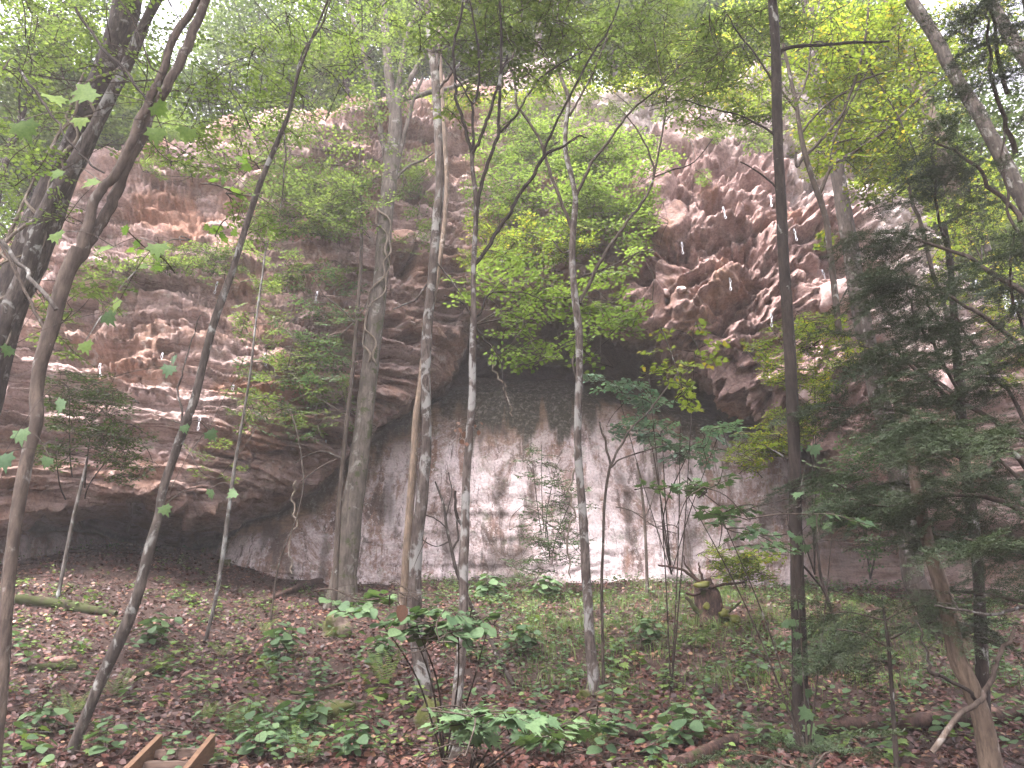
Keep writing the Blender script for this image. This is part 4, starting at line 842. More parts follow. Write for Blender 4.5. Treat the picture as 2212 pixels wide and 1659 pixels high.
growth('hanging_tree', 'bright green leafy tree hanging over the middle of the cliff', 'tree', (1180,330), 16.6,
       [(1130,330,110,60,46), (1230,320,110,70,50), (1320,330,90,60,40), (1180,420,130,60,44), (1300,430,110,60,50), (1400,330,70,40,20), (1370,490,60,60,22), (1080,400,70,70,20), (1250,500,110,50,28), (1130,270,90,40,24)], 'leaf_bright', leaf=.115, L_=.95, seed=31, stems=((1130,330,.05), (1230,320,.05), (1320,380,.05), (1200,430,.05), (1370,490,.03)), oncliff=True, off=1.0)
growth('hanging_tree', 'yellow green maple like tree below the bright hanging tree', 'tree', (1120,520), 15.5,
       [(1080,490,80,40,40), (1140,540,90,40,40), (1230,520,60,50,30), (1060,560,60,30,16)], 'leaf_yellow', leaf=.10, L_=.8, seed=32, stems=((1080,490,.03), (1140,540,.03)), oncliff=True, off=1.2)
growth('beech_sapling', 'green beech boughs spread against the black hollow under the roof', 'tree', (1030,700), 11.5,
       [(1110,600,90,60,11), (1180,640,90,60,11), (1270,660,80,60,10), (1340,690,50,40,5), (1150,740,80,50,6), (1230,760,60,50,5), (1090,690,60,40,4), (1320,600,60,40,5), (1030,620,50,50,4), (1380,680,40,20,3)], 'leaf_bright', leaf=.115, L_=.8, seed=33, attach=[(1052,640), (1140,635), (1200,660), (1258,640)], stems=((1140,635,.02), (1200,700,.02), (1258,640,.015)))
growth('cliff_shrub', 'dark leafy thicket on the ledges left of the beech', 'shrub', (690,480), 15.5,
       [(640,400,90,50,34), (730,420,70,60,30), (690,480,90,40,24), (600,480,70,30,12), (890,420,40,60,10), (900,520,40,40,7), (900,360,50,40,10)], 'leaf_mid', leaf=.10, L_=.8, seed=34, stems=((640,400,.03), (730,420,.03), (690,480,.03)), oncliff=True, off=.5)
growth('cliff_shrub', 'green shrub draped over the upper left ledge', 'shrub', (420,520), 15.5,
       [(400,550,110,28,34), (330,570,60,20,14), (470,590,60,25,12), (440,360,60,26,12), (360,360,60,20,10), (250,590,50,25,10)], 'leaf_mid', leaf=.085, L_=.6, seed=35, stems=((400,550,.02), (330,570,.02)), oncliff=True, off=.4)
growth('cliff_shrub', 'mat of green plants covering the middle of the left cliff face', 'shrub', (640,780), 15.3,
       [(620,800,90,36,22), (690,840,60,40,16), (570,880,60,24,8), (700,590,90,26,14), (600,620,60,20,8), (660,910,70,24,8), (760,900,30,36,5), (700,760,60,34,10)], 'leaf_mid', leaf=.085, L_=.6, seed=36, stems=((620,800,.02), (690,840,.02)), oncliff=True, off=.4)
growth('mountain_laurel', 'dusky blue green shrub before the lower left cliff', 'shrub', (180,1140), 10.5,
       [(200,900,90,60,34), (260,960,60,50,24), (150,850,60,50,16), (280,1020,30,40,8), (120,960,50,50,12), (210,840,60,40,14)], 'leaf_dark', leaf=.06, L_=.5, seed=37, stems=((200,900,.025), (260,960,.02), (150,850,.02), (120,980,.02)), D2=10.8)
growth('yellow_green_sapling', 'yellow green sapling whose small leaves cross the tall dark trunk', 'tree', (1760,1240), 11,
       [(1700,730,50,40,14), (1760,700,60,30,16), (1790,760,60,40,20), (1700,800,60,40,18), (1640,760,30,20,5), (1760,830,50,30,12), (1640,960,60,30,22), (1690,930,60,40,22), (1620,1000,40,16,8), (1740,900,30,30,8)], 'leaf_yellow', leaf=.062, L_=.5, seed=38, stems=((1760,830,.02), (1700,930,.02), (1760,700,.015)), D2=11.2, nside=9, per=5)
growth('rhododendron', 'blue green leafy shrub against the black mouth of the cave', 'shrub', (1450,1240), 12,
       [(1330,835,60,20,6), (1390,865,50,22,6), (1430,935,50,26,9), (1490,975,60,20,10), (1370,925,40,20,5), (1560,935,40,18,5), (1290,815,24,10,2)], 'leaf_blue', leaf=.12, L_=.55, seed=39, stems=((1390,860,.02), (1430,930,.02), (1490,970,.02), (1330,830,.012), (1560,920,.012)), D2=12.3)
growth('brush', 'grey green brushy thicket before the middle of the stained wall', 'shrub', (1190,1262), 16.5,
       [(1180,1130,60,60,24), (1200,1190,70,50,24), (1170,1010,50,50,12), (1120,1230,60,24,10), (1230,1090,40,60,12)], 'leaf_shade', leaf=.07, L_=.6, seed=40, stems=((1180,1130,.03), (1200,1010,.02), (1150,1000,.02), (1230,1090,.02), (1170,960,.012)), D2=17)
growth('spicebush', 'pale yellow green bush at the foot of the wall beside the stump', 'shrub', (1610,1275), 13.5,
       [(1590,1215,60,16,16), (1640,1200,40,12,9), (1560,1190,30,14,5), (1610,1240,60,14,14)], 'leaf_yellow', leaf=.085, L_=.5, seed=41, stems=((1590,1215,.012), (1640,1200,.012), (1560,1200,.01)), D2=13.6)
growth('sapling', 'green sapling crown under the right end of the overhang', 'tree', (1880,1250), 14,
       [(1820,1010,60,40,18), (1880,1080,60,40,18), (1800,1080,50,30,10), (1950,1000,50,50,14), (1860,960,40,30,8), (1900,1180,50,30,10)], 'leaf_shade', leaf=.09, L_=.65, seed=42, stems=((1820,1010,.02), (1880,1080,.02), (1950,1000,.02)), D2=13.8)
growth('cliff_shrub', 'yellow and orange leaved twig before the pocketed rock right of the dark trunk', 'shrub', (1785,520), 12, [(1785,515,16,14,3), (1775,530,10,8,1)], 'leaf_yellow', leaf=.10, L_=.35, seed=43, stems=((1780,535,.008),))
growth('ledge_shrub', 'sparse green growth along the bright slab at the cliff top', 'shrub', (1500,260), 17, [(1400,230,90,24,12), (1560,280,80,24,12), (1280,240,80,20,8), (1640,300,40,24,8), (1530,390,20,16,2)], 'leaf_mid', leaf=.10, L_=.6, seed=44, stems=((1400,230,.02), (1560,280,.02)), oncliff=True, off=.4)
growth('ledge_shrub', 'leafy growth along the brow of the cliff above the pocketed rock', 'shrub', (1350,200), 19, [(1100,215,60,20,12), (1230,190,80,20,16), (1380,180,90,20,16), (1520,190,80,20,16), (1640,230,50,24,10), (980,210,60,24,10)], 'leaf_yellow', leaf=.11, L_=.8, seed=46, stems=((1230,190,.03), (1380,180,.03), (1520,190,.03)), oncliff=True, off=.6)
growth('background_sapling', 'light green sapling beyond the right shoulder of the cliff', 'tree', (2120,560), 14.5, [(2060,500,60,70,22), (2130,420,70,80,26), (2050,620,40,50,10), (2150,620,60,80,20), (2180,760,40,80,12)], 'leaf_yellow', leaf=.10, L_=.8, seed=45, stems=((2060,500,.02), (2130,420,.02), (2150,620,.02)))
# leaves one can pick apart: each its own object
def leafy(name, label, root, D, cl, mat, shape, leaf, L_, seed, stems, **k):
    b, _ = hit(*root) if root[1] > 1200 else at(root[0], root[1], D)
    t = thing(name, label, 'plant' if root[1] > 1200 else 'tree', b)
    for s_ in stems:
        e, te = at(s_[0], s_[1], D); m_ = (b+e)/2+np.array([.05, .03, .1]); mb = MB(); mb.tube(crom([b, m_, e], 8), np.linspace(.011, .004, 17), 6); mb.build('stem', M['twig'], t)
    foliage(t, cl, D, mat, shape, leaf, L_, seed=seed, individual=1, attach=[(s_[0], s_[1]) for s_ in stems] or None, **k); return t
leafy('maple_sapling', 'flat sprays of pale green maple leaves before the right half of the pink wall', (1745,1640), 7.4,
      [(1480,1060,80,20,4), (1560,1120,80,22,4), (1640,1160,60,24,4), (1800,1120,60,16,3), (1840,1180,50,14,3), (1700,1100,60,20,3), (1450,1120,60,20,2)], 'leaf_shade', 'maple', .10, .55, 51, ((1560,1120), (1700,1110), (1800,1120), (1480,1060)), nside=6, per=3)
leafy('maple_sapling', 'small yellow green maple leaves hanging before the dark cave', (1450,1500), 9.0,
      [(1500,760,80,26,4), (1470,830,60,30,4), (1440,720,30,20,1), (1530,700,40,16,1), (1480,880,40,20,2), (1400,800,40,30,2)], 'leaf_yellow', 'maple', .085, .5, 52, ((1500,760), (1470,840), (1400,800)), nside=6, per=3, flat=.5, bmat='twig')
leafy('shrub', 'round leaved green shrub in front of the blotched trunks at the foot of the slope', (960,1655), 5.9,
      [(800,1310,50,22,4), (900,1350,60,30,7), (990,1340,60,26,7), (1060,1350,40,24,4), (860,1300,80,20,4), (1000,1395,50,14,3), (760,1290,24,12,1), (900,1400,40,14,2)], 'leaf_shade', 'round', .095, .45, 53, ((800,1310), (900,1350), (990,1340), (1050,1370), (860,1300)), nside=6, per=3, flat=.35, width=1)
leafy('maple_seedling', 'spreading low maple seedling with broad leaves at the bottom edge', (1010,1690), 5.3,
      [(1010,1545,60,24,5), (1110,1555,60,20,4), (1210,1575,70,24,6), (950,1620,60,24,3), (1290,1560,50,18,2), (1180,1620,60,16,3), (1020,1610,60,20,2), (1330,1530,30,12,1)], 'leaf_shade', 'maple', .105, .45, 54, ((1010,1545), (1110,1560), (1210,1580), (1290,1560), (1020,1610)), nside=6, per=3, flat=.3)
leafy('maple_sapling', 'maple twig with big hanging leaves near the camera before the orange rock', (425,240), 4.6,
      [(560,330,50,40,1), (520,420,40,20,1), (330,540,90,30,1), (460,490,50,20,1)], 'leaf_fg', 'maple', .085, .4, 55, (), nside=3, per=2, flat=.9, mixmat=None)
def big_leaves(name, label, root, D, lst, mat, shape, seed):
    r = np.random.default_rng(seed); b, _ = hit(*root) if root[1] < 1658 else at(root[0], root[1], D)
    t = thing(name, label, 'plant', b); prev = None; tw = MB()
    for (u, v, s_) in sorted(lst, key=lambda a: -a[1]):
        p, t_ = at(u, v, D+r.normal(0, .25)); size = s_*t_/FPX*1.05
        ang = r.uniform(-.9, .9)-1.57; a2 = np.array([math.cos(ang), r.uniform(-.5, .5), math.sin(ang)]); a2 /= np.linalg.norm(a2)
        n0 = np.array([r.normal(0, .4), -1, r.uniform(-.1, .9)]); x2 = np.cross(a2, n0); x2 /= np.linalg.norm(x2); n2 = np.cross(x2, a2)
        lo_ = bpy.data.objects.new('leaf', leafmesh(shape, mat)); COL.objects.link(lo_); lo_.parent = t; p0 = p-a2*size*.5
        mm = np.eye(4); mm[:3, 0] = x2*size*.95; mm[:3, 1] = a2*size; mm[:3, 2] = n2*size; mm[:3, 3] = p0-b; lo_.matrix_basis = Matrix(mm.tolist())
        q_ = prev if prev is not None and np.linalg.norm(prev-p0) < 1.2 else p0+np.array([.15, .1, .5])
        tw.tube(crom([q_, (q_+p0)/2+np.array([0, 0, .05]), p0], 5), np.linspace(.0035, .0018, 11), 4, cap=False); prev = p0
    tw.build('twigs', M['twig'], t); return t
big_leaves('maple_branch', 'big pale green lobed leaves hanging in front of the leaning trunks at upper left', (250,1400), 4.0,
      [(121,215,52), (177,205,62), (347,239,40), (337,295,44), (403,292,40), (173,266,36), (56,284,56), (121,378,34), (194,396,40), (122,513,38), (222,539,44), (340,541,44), (250,660,34), (186,752,34)], 'leaf_fg', 'maple', 61)
big_leaves('maple_branch', 'pale glossy leaves catching the light low on the left edge', (60,1500), 5.0,
      [(237,690,36), (10,1000,44), (45,945,40), (129,880,40), (363,802,32), (375,778,26), (358,1104,28), (455,1069,26), (500,1068,24), (400,928,22), (458,942,30), (15,760,30), (100,1000,28)], 'leaf_shade', 'maple', 62)
big_leaves('leafy_vine', 'broad dull green leaves climbing the foot of the tall dark trunk', (1735,1600), 7.6,
      [(1715,1350,26), (1722,1310,20), (1725,1430,30), (1700,1350,22), (1728,1470,22), (1745,1500,24), (1738,1545,34), (1716,1535,22), (1708,1600,26), (1750,1580,30), (1768,1600,28), (1722,1375,20), (1722,1070,26), (1760,1130,34), (1790,1140,30), (1720,968,26), (1760,975,30), (1740,1187,24), (1725,1168,22)], 'leaf_shade', 'maple', 63)
big_leaves('dead_leaf_clump', 'clump of dead brown leaves caught on the patchy barked tree', (1000,1010), 7.55, [(994,930,14), (1003,940,16), (1012,926,14), (990,915,12), (1025,922,12), (1034,935,12), (998,955,14), (1008,960,12), (984,930,10), (1040,915,9)], 'deadleaf', 'oval', 64)
big_leaves('dead_leaf', 'single curled rust orange leaf on a stem in the green shrub', (868,1400), 5.9, [(868,1325,34)], 'deadleaf', 'round', 65)
# ------------------------------------------------------------------ conifer boughs at the right
def needle_spray(seed, L_=.75):
    r = np.random.default_rng(seed); Vs, Fs, nv = [], [], 0; tw = MB()
    main = np.array([(s_*L_, .05*math.sin(s_*4+seed), -.16*s_*s_) for s_ in np.linspace(0, 1, 9)]); tw.tube(main, np.linspace(.006, .002, 9), 4, cap=False)
    segs = []
    for q in range(22):
        f = .08+.9*q/22; sd_ = 1 if q % 2 else -1; p0 = main[int(f*8)]*(1-(f*8 % 1))+main[min(8, int(f*8)+1)]*(f*8 % 1); a_ = sd_*r.uniform(.5, 1.1); l_ = r.uniform(.14, .34)*(1.15-f*.75)
        p1 = p0+l_*np.array([math.cos(a_), math.sin(a_), r.normal(-.08, .16)]); segs.append((p0, p1))
        for q2 in range(5):
            g_ = (q2+.8)/5.5; a2 = a_+(1 if q2 % 2 else -1)*r.uniform(.4, .9); s0 = p0+(p1-p0)*g_; segs.append((s0, s0+l_*.36*np.array([math.cos(a2), math.sin(a2), r.normal(0, .2)])))
    pos, ax = [], []
    for p0, p1 in segs:
        l_ = np.linalg.norm(p1-p0); m_ = max(4, int(l_/.009)); d = (p1-p0)/l_
        if l_ > .1: tw.tube([p0, p1], [.002, .001], 3, cap=False)
        for q in range(m_):
            pos.append(p0+(p1-p0)*(q+.5)/m_); s_ = 1 if q % 2 else -1; ax.append(d*.7+s_*np.array([-d[1], d[0], 0])+r.normal(0, .35, 3))
    pos, ax = np.array(pos), np.array(ax); n_ = len(pos)
    V, F = leaves_geo('dia', pos, ax, np.tile([0, 0, 1.], (n_, 1))+r.normal(0, .5, (n_, 3)), r.uniform(.018, .036, n_), .42)
    tv = np.vstack(tw.V); me = mesh('spray', V, F); me.materials.append(M['conifer']); return me, mesh('twig', tv, [np.vstack(f) for f in tw.F.values()])
NS = [needle_spray(q) for q in range(4)]
for a_, b_ in NS: b_.materials.append(M['twig'])
def conifer(label, D, trunk, boughs, dens, seed, name='hemlock_tree'):
    r = np.random.default_rng(seed); P, R = path3(trunk, D)
    if P[0][2] > P[-1][2]: P, R = P[::-1], R[::-1]
    P, R = to_ground(P, R); t = thing(name, label, 'tree', P[0]); mb = MB(); mb.tube(P, R, 10, .1, seed); mb.build('trunk', M['dark'], t); cnt = 0
    for bq in boughs:
        bp, br_ = path3(bq, D, 6, .03, seed+bq[0][0]); bp[:, 1] += np.linspace(0, r.uniform(-.9, .7), len(bp)); mb = MB(); mb.tube(bp, br_, 6, .1, bq[0][0]); mb.build('bough', M['twig'], t)
        d = bp[-1]-bp[0]; ln = np.linalg.norm(d); n_ = int(ln*dens*1.35)
        for q in range(n_):
            if cnt >= 300: break
            cnt += 1; f = r.uniform(.12, 1.02)*(len(bp)-1); i0 = min(int(f), len(bp)-2); p = bp[i0]+(bp[i0+1]-bp[i0])*(f-i0)
            yaw = math.atan2(d[1], d[0])+r.normal(0, .95); s_ = r.uniform(.5, .95); k_ = r.integers(4)
            o_ = bpy.data.objects.new('spray', NS[k_][0]); COL.objects.link(o_); o_.parent = t
            mm = np.eye(4); mm[:3, :3] = rotm(yaw, r.normal(.12, .25), r.normal(0, .35))*s_; mm[:3, 3] = p-P[0]+r.normal(0, .05, 3); o_.matrix_basis = Matrix(mm.tolist())
    return t
conifer('dark hemlock whose drooping boughs fill the right edge', 6.4, [(2310,1500,40),(2295,1100,34),(2275,700,28),(2250,350,22),(2225,60,18),(2210,-60,14)],
    [[(2260,1060,16),(2150,980,12),(2030,960,8),(1930,930,5)], [(2255,960,16),(2160,900,12),(2050,800,9),(1960,740,6),(1900,700,4)], [(2270,1150,16),(2180,1080,12),(2080,1060,9),(1960,1080,6),(1880,1060,4)],
     [(2240,780,14),(2150,700,11),(2060,640,8),(1980,610,5),(1930,590,4)], [(2230,650,14),(2150,560,11),(2080,500,8),(2010,450,6),(1960,430,4)], [(2210,480,12),(2140,400,10),(2070,330,7),(2010,300,5)],
     [(2190,330,12),(2130,250,9),(2080,180,7),(2050,130,5)], [(2280,1250,14),(2190,1200,11),(2100,1190,8),(2020,1180,5)], [(2265,1000,12),(2190,860,9),(2120,760,7),(2080,680,5)], [(2180,200,10),(2120,110,8),(2080,30,6)],
     [(2270,1120,10),(2200,1000,8),(2130,900,6),(2060,880,4)], [(2250,850,10),(2190,760,8),(2120,660,6),(2100,580,4)], [(2285,1330,12),(2220,1290,9),(2150,1270,6),(2080,1260,4)], [(2220,560,9),(2180,470,7),(2160,380,5),(2150,300,4)]], 13, 71)
conifer('second hemlock with dark sprays crossing the stout grey trunk', 7.6, [(2120,1420,26),(2110,1200,24),(2085,1000,22),(2070,800,18),(2055,600,14),(2040,480,10)],
    [[(2085,1000,10),(2000,900,8),(1930,870,6),(1860,860,4),(1800,860,3)], [(2080,900,10),(1990,820,8),(1920,790,6),(1880,770,4)], [(2075,850,8),(1990,760,7),(1930,700,5),(1890,640,4)],
     [(2100,1130,9),(2020,1060,7),(1940,1040,5),(1850,1050,4),(1790,1020,3)], [(2105,1180,8),(2030,1170,6),(1960,1160,5),(1900,1130,3)], [(2050,560,7),(1990,480,6),(1950,400,4)], [(2090,1040,8),(2010,1000,6),(1940,970,4),(1880,950,3)], [(2065,760,7),(2000,680,5),(1960,620,4)]], 11, 72)
conifer('low hemlock seedling spreading at the right of the slope', 7.2, [(1925,1470,9),(1920,1400,8),(1912,1340,6),(1905,1290,4)], [[(1920,1400,5),(1860,1370,4),(1800,1360,3)], [(1918,1380,5),(1980,1350,4),(2050,1340,3)], [(1912,1340,4),(1860,1320,3),(1820,1320,2)], [(1912,1340,4),(1960,1310,3),(2010,1310,2)], [(1922,1430,5),(1870,1420,4),(1830,1410,3)]], 11, 73, 'hemlock_seedling')
conifer('low evergreen sprays at the bottom edge right of centre', 5.6, [(1745,1740,9),(1750,1690,8),(1757,1655,6),(1762,1635,4)], [[(1750,1680,5),(1700,1650,4),(1640,1645,3)], [(1752,1670,5),(1820,1640,4),(1890,1640,3)], [(1750,1670,4),(1690,1668,3),(1650,1665,2)], [(1752,1665,4),(1850,1655,3),(1930,1650,2)]], 6, 74, 'hemlock_seedling')

# ------------------------------------------------------------------ forest floor
r = np.random.default_rng(5); n_ = 82000
y_ = 4.6+15*r.uniform(0, 1, n_)**1.25; x_ = r.uniform(-1, 1, n_)*(1.2+y_*.74)
on = (np.abs(x_+3.47-.12*(y_-7.9)) < .27) & (y_ < 7.3) & (r.uniform(0, 1, n_) > .04); x_, y_ = x_[~on], y_[~on]; n_ = len(x_); gz = ground(x_, y_); e_ = .03
nx_ = -(ground(x_+e_, y_)-gz)/e_; ny_ = -(ground(x_, y_+e_)-gz)/e_
no = np.stack([nx_+r.normal(0, .55, n_), ny_+r.normal(0, .55, n_)-.25, np.ones(n_)], -1); an = r.uniform(0, 6.283, n_)
V, F = leaves_geo('oval', np.stack([x_, y_, gz+r.uniform(.0, .045, n_)], -1), np.stack([np.cos(an), np.sin(an), r.normal(.1, .3, n_)], -1), no, r.uniform(.035, .088, n_), 1.05)
o = stuff(obj('fallen_leaves', mesh('fallen_leaves', V, F), M['litter'])); o['label'] = 'reddish brown fallen leaves covering the slope'; o['category'] = 'leaf litter'
# twigs lying about
mb = MB()
for q in range(520):
    y0 = r.uniform(5, 18); x0 = r.uniform(-1, 1)*(1+y0*.72); a_ = r.uniform(0, 6.28); l_ = r.uniform(.15, .8)
    P = np.array([(x0+math.cos(a_)*l_*s_+.03*math.sin(s_*5+q), y0+math.sin(a_)*l_*s_, 0) for s_ in np.linspace(0, 1, 5)]); P[:, 2] = ground(P[:, 0], P[:, 1])+.03+r.uniform(0, .06)
    mb.tube(P, np.linspace(r.uniform(.004, .011), .002, 5), 4, cap=False)
o = stuff(mb.build('fallen_twigs', M['twig'])); o['label'] = 'thin fallen twigs scattered over the leaf litter'; o['category'] = 'twigs'
# low green cover, one mass
def cover(name, label, dens_fn, n_, mat, leaf, hgt, seed, shape='oval', k_=6):
    r = np.random.default_rng(seed); y_ = 5+14.3*r.uniform(0, 1, n_)**.75; x_ = r.uniform(-1, 1, n_)*(1.2+y_*.74); kp = (r.uniform(0, 1, n_) < dens_fn(x_, y_)) & ~((np.abs(x_+3.4) < .36) & (y_ < 7.4)); x_, y_ = x_[kp], y_[kp]; m_ = len(x_)
    h_ = hgt*r.uniform(.35, 1.2, m_); tw = MB()
    X_ = np.repeat(x_, k_); Y_ = np.repeat(y_, k_); H_ = np.repeat(h_, k_)*np.tile(np.linspace(.45, 1, k_), m_); a_ = r.uniform(0, 6.283, m_*k_); rr = r.uniform(.01, .09, m_*k_)*(hgt/.25)
    pos = np.stack([X_+np.cos(a_)*rr, Y_+np.sin(a_)*rr, ground(X_, Y_)+H_], -1)
    V, F = leaves_geo(shape, pos, np.stack([np.cos(a_), np.sin(a_), r.normal(-.15, .25, m_*k_)], -1), np.stack([r.normal(0, .3, m_*k_), r.normal(-.1, .3, m_*k_), np.ones(m_*k_)], -1), leaf*r.uniform(.6, 1.2, m_*k_), 1.0)
    o = stuff(obj(name, mesh(name, V, F), M[mat])); o['label'] = label; o['category'] = 'ground cover'
    for q in range(m_):
        b = np.array([x_[q], y_[q], float(0)]); b[2] = pos[q*k_, 2]-H_[q*k_]; tw.tube([b, b+np.array([r.normal(0, .02), r.normal(0, .02), h_[q]])], [.003, .0015], 3, cap=False)
    stuff(tw.build('stems', M['twig'], None)); bpy.data.objects[-1] if 0 else None
    return o
def patch(x_, y_, s=3): return smooth(.08, .38, fbm(x_*.7, y_*.7, x_*0, 3, s))
def join_stems(o):
    s_ = [q for q in COL.objects if q.name.startswith('stems')][-1]; s_.parent = o
o = cover('ground_cover', 'mixed low green seedlings over the middle and right of the slope', lambda x_, y_: np.clip(.03+1.1*patch(x_, y_)*smooth(-5, -1, x_)+.6*smooth(13, 16, y_)*smooth(-2.5, 0, x_), 0, 1), 4200, 'leaf_shade', .085, .26, 81); join_stems(o)
o = cover('ground_cover', 'yellower green low plants in patches across the slope', lambda x_, y_: np.clip(.02+.95*patch(x_, y_, 9)+.6*smooth(12, 15, y_)*smooth(-3, 0, x_), 0, 1), 3000, 'fern', .07, .22, 82, 'oval', 7); join_stems(o)
o = cover('ground_cover', 'broad leaved dark green seedlings in the front of the slope', lambda x_, y_: np.clip(.9*patch(x_, y_, 19)*(1-smooth(10, 12, y_)), 0, 1), 900, 'leaf_shade', .10, .24, 83, 'round', 5); join_stems(o)
# grass
r = np.random.default_rng(8); n_ = 5200; cx = r.uniform(0, 7, 300); cyy = 10+8*r.uniform(0, 1, 300); kk_ = r.integers(0, 300, n_); x_ = cx[kk_]+r.normal(0, .12, n_); y_ = cyy[kk_]+r.normal(0, .12, n_); z_ = ground(x_, y_)
h_ = r.uniform(.1, .32, n_); lean = r.normal(0, .09, (n_, 2)); wv = r.uniform(.002, .005, n_); an = r.uniform(0, 3.14, n_)
b = np.stack([x_, y_, z_], -1); wd = np.stack([np.cos(an)*wv, np.sin(an)*wv, an*0], -1); m_ = b+np.stack([lean[:, 0]*.4, lean[:, 1]*.4, h_*.65], -1); tp = b+np.stack([lean[:, 0]*1.5, lean[:, 1]*1.5, h_*.9], -1)
V = np.stack([b-wd, b+wd, m_+wd, m_-wd, tp], 1).reshape(-1, 3); F4 = np.array([[0, 1, 2, 3]])+(np.arange(n_)*5)[:, None]; F3 = np.array([[3, 2, 4]])+(np.arange(n_)*5)[:, None]
o = stuff(obj('grass', mesh('grass', V, [F4, F3]), M['fern'])); o['label'] = 'thin tufts of grass along the low bank and path'; o['category'] = 'grass'
# ferns
def frond_mesh(L_=.42):
    V, F, n_ = [], [], 0; s_ = np.linspace(0, 1, 20)
    for q, f in enumerate(s_[1:]):
        p = np.array([0, f*L_, .18*math.sin(f*2.2)*L_*1.4]); w_ = L_*.30*math.sin(min(1, f*1.9+.12)*1.57)*(1-f)**.55+.004
        for sd_ in (-1, 1):
            a = np.array([sd_*w_, w_*.28, -.1*w_]); t_ = np.array([0, L_*.016, 0]); V += [p-t_, p+t_, p+a*.6+t_*.8, p+a, p+a*.6-t_*.8]; F.append([n_, n_+4, n_+3, n_+2]); F.append([n_, n_+2, n_+1, n_+1]); n_ += 5
    F = [[a, b_, c, d] for a, b_, c, d in F if c != d and d != b_]; me = mesh('frond', np.array(V), np.array(F)); me.materials.append(M['fern'])
    return me
FR = frond_mesh(); r = np.random.default_rng(12)
for (u, v, s_, lab) in ((505,1590,1.0,'bright fern just right of the wooden steps'), (445,1560,.6,'small fern frond tuft above the right rail of the wooden steps'), (830,1480,1.2,'tall dark fern left of the shrub before the blotched trunks'), (640,1600,1.1,'bushy fern at the bottom left of the round leaved shrub'),
        (660,1655,.9,'fern at the bottom edge under the mossy rock'), (345,1450,.7,'pale fern beside the slender leaning tree'), (570,1370,.8,'grey green fern clump in the middle of the left slope'), (1290,1390,1.0,'light fern just right of the grey speckled tree'),
        (1210,1370,.9,'fern just left of the grey speckled tree'), (1040,1280,1.1,'bright fern at the foot of the stained wall'), (1130,1265,1.1,'second fern along the foot of the stained wall'), (150,1555,.8,'fern near the mossy foot of the leaning tree'),
        (1470,1345,.7,'fern between the speckled tree and the stump'), (1850,1330,.9,'fern behind the tall dark trunk on its right'), (250,1505,.9,'blue green fern beyond the leaning pale trunk'), (1290,1620,.8,'fern at the bottom edge below the speckled tree'), (480,1420,.8,'fern among the seedlings right of the slender leaning tree')):
    p, _ = hit(u, v); t = thing('fern', lab, 'fern', p, 'ferns on the slope'); n_ = r.integers(7, 11)
    for q in range(n_):
        o = bpy.data.objects.new('frond', FR); COL.objects.link(o); o.parent = t; z_ = s_*r.uniform(.75, 1.15)
        o.rotation_euler = (r.uniform(.25, .8), 0, q*6.283/n_+r.normal(0, .25)); o.scale = (z_,)*3
# seedlings: countable little plants
def seed_mesh(k_, shape, seed, hgt=.3, leaf=.1):
    r = np.random.default_rng(seed); tw = MB(); tw.tube(crom([(0, 0, -.02), (.01, 0, hgt*.5), (0, .02, hgt)], 3), np.linspace(.004, .002, 7), 4, cap=False)
    a_ = np.arange(k_)*2.4+r.normal(0, .2, k_); h_ = hgt*(.35+.65*np.arange(k_)/k_); rr = .03+.05*r.uniform(0, 1, k_)
    pos = np.stack([np.cos(a_)*rr, np.sin(a_)*rr, h_], -1)
    for q in range(k_): tw.tube([(0, 0, h_[q]-.01), tuple(pos[q])], [.002, .0012], 3, cap=False)
    V, F = leaves_geo(shape, pos, np.stack([np.cos(a_), np.sin(a_), r.normal(-.15, .15, k_)], -1), np.stack([r.normal(0, .25, k_), r.normal(-.1, .25, k_), np.ones(k_)], -1), leaf*r.uniform(.7, 1.2, k_), 1)
    a = mesh('leaves', V, F); b = mesh('stem', np.vstack(tw.V), [np.vstack(f) for f in tw.F.values()]); return a, b
SM = []
for q, (k_, sh, hg, lf, mt) in enumerate(((9, 'round', .32, .12, 'leaf_shade'), (11, 'oval', .36, .13, 'leaf_shade'), (7, 'maple', .28, .13, 'fern'), (12, 'oval', .25, .10, 'fern'))):
    a, b = seed_mesh(k_, sh, q+90, hg, lf); a.materials.append(M[mt]); b.materials.append(M['twig']); SM.append((a, b, ('round leaved', 'long leaved', 'lobed leaved', 'small leaved')[q]))
r = np.random.default_rng(21)
for q in range(190):
    v = 1290+370*r.uniform(0, 1)**.9; u = r.uniform(20, 2190) if q % 2 else r.normal(700 if q % 4 else 1500, 280)
    if u < -20 or u > 2240 or (260 < u < 470 and v > 1560): continue
    p, _ = hit(u, v); k_ = r.integers(4); a, b, dsc = SM[k_]; s_ = r.uniform(.6, 1.15)*(1 if v > 1400 else .85)
    t = thing('seedling', f'{"tall " if s_ > .95 else ("tiny " if s_ < .72 else "")}{dsc} seedling {where(u, v)}', 'seedling', p, f'{dsc} seedlings on the slope')
    t.rotation_euler = (r.normal(0, .1), r.normal(0, .1), r.uniform(0, 6)); t.scale = (s_,)*3
    for nm_, m_ in (('leaves', a), ('stem', b)):
        o = bpy.data.objects.new(nm_, m_); COL.objects.link(o); o.parent = t

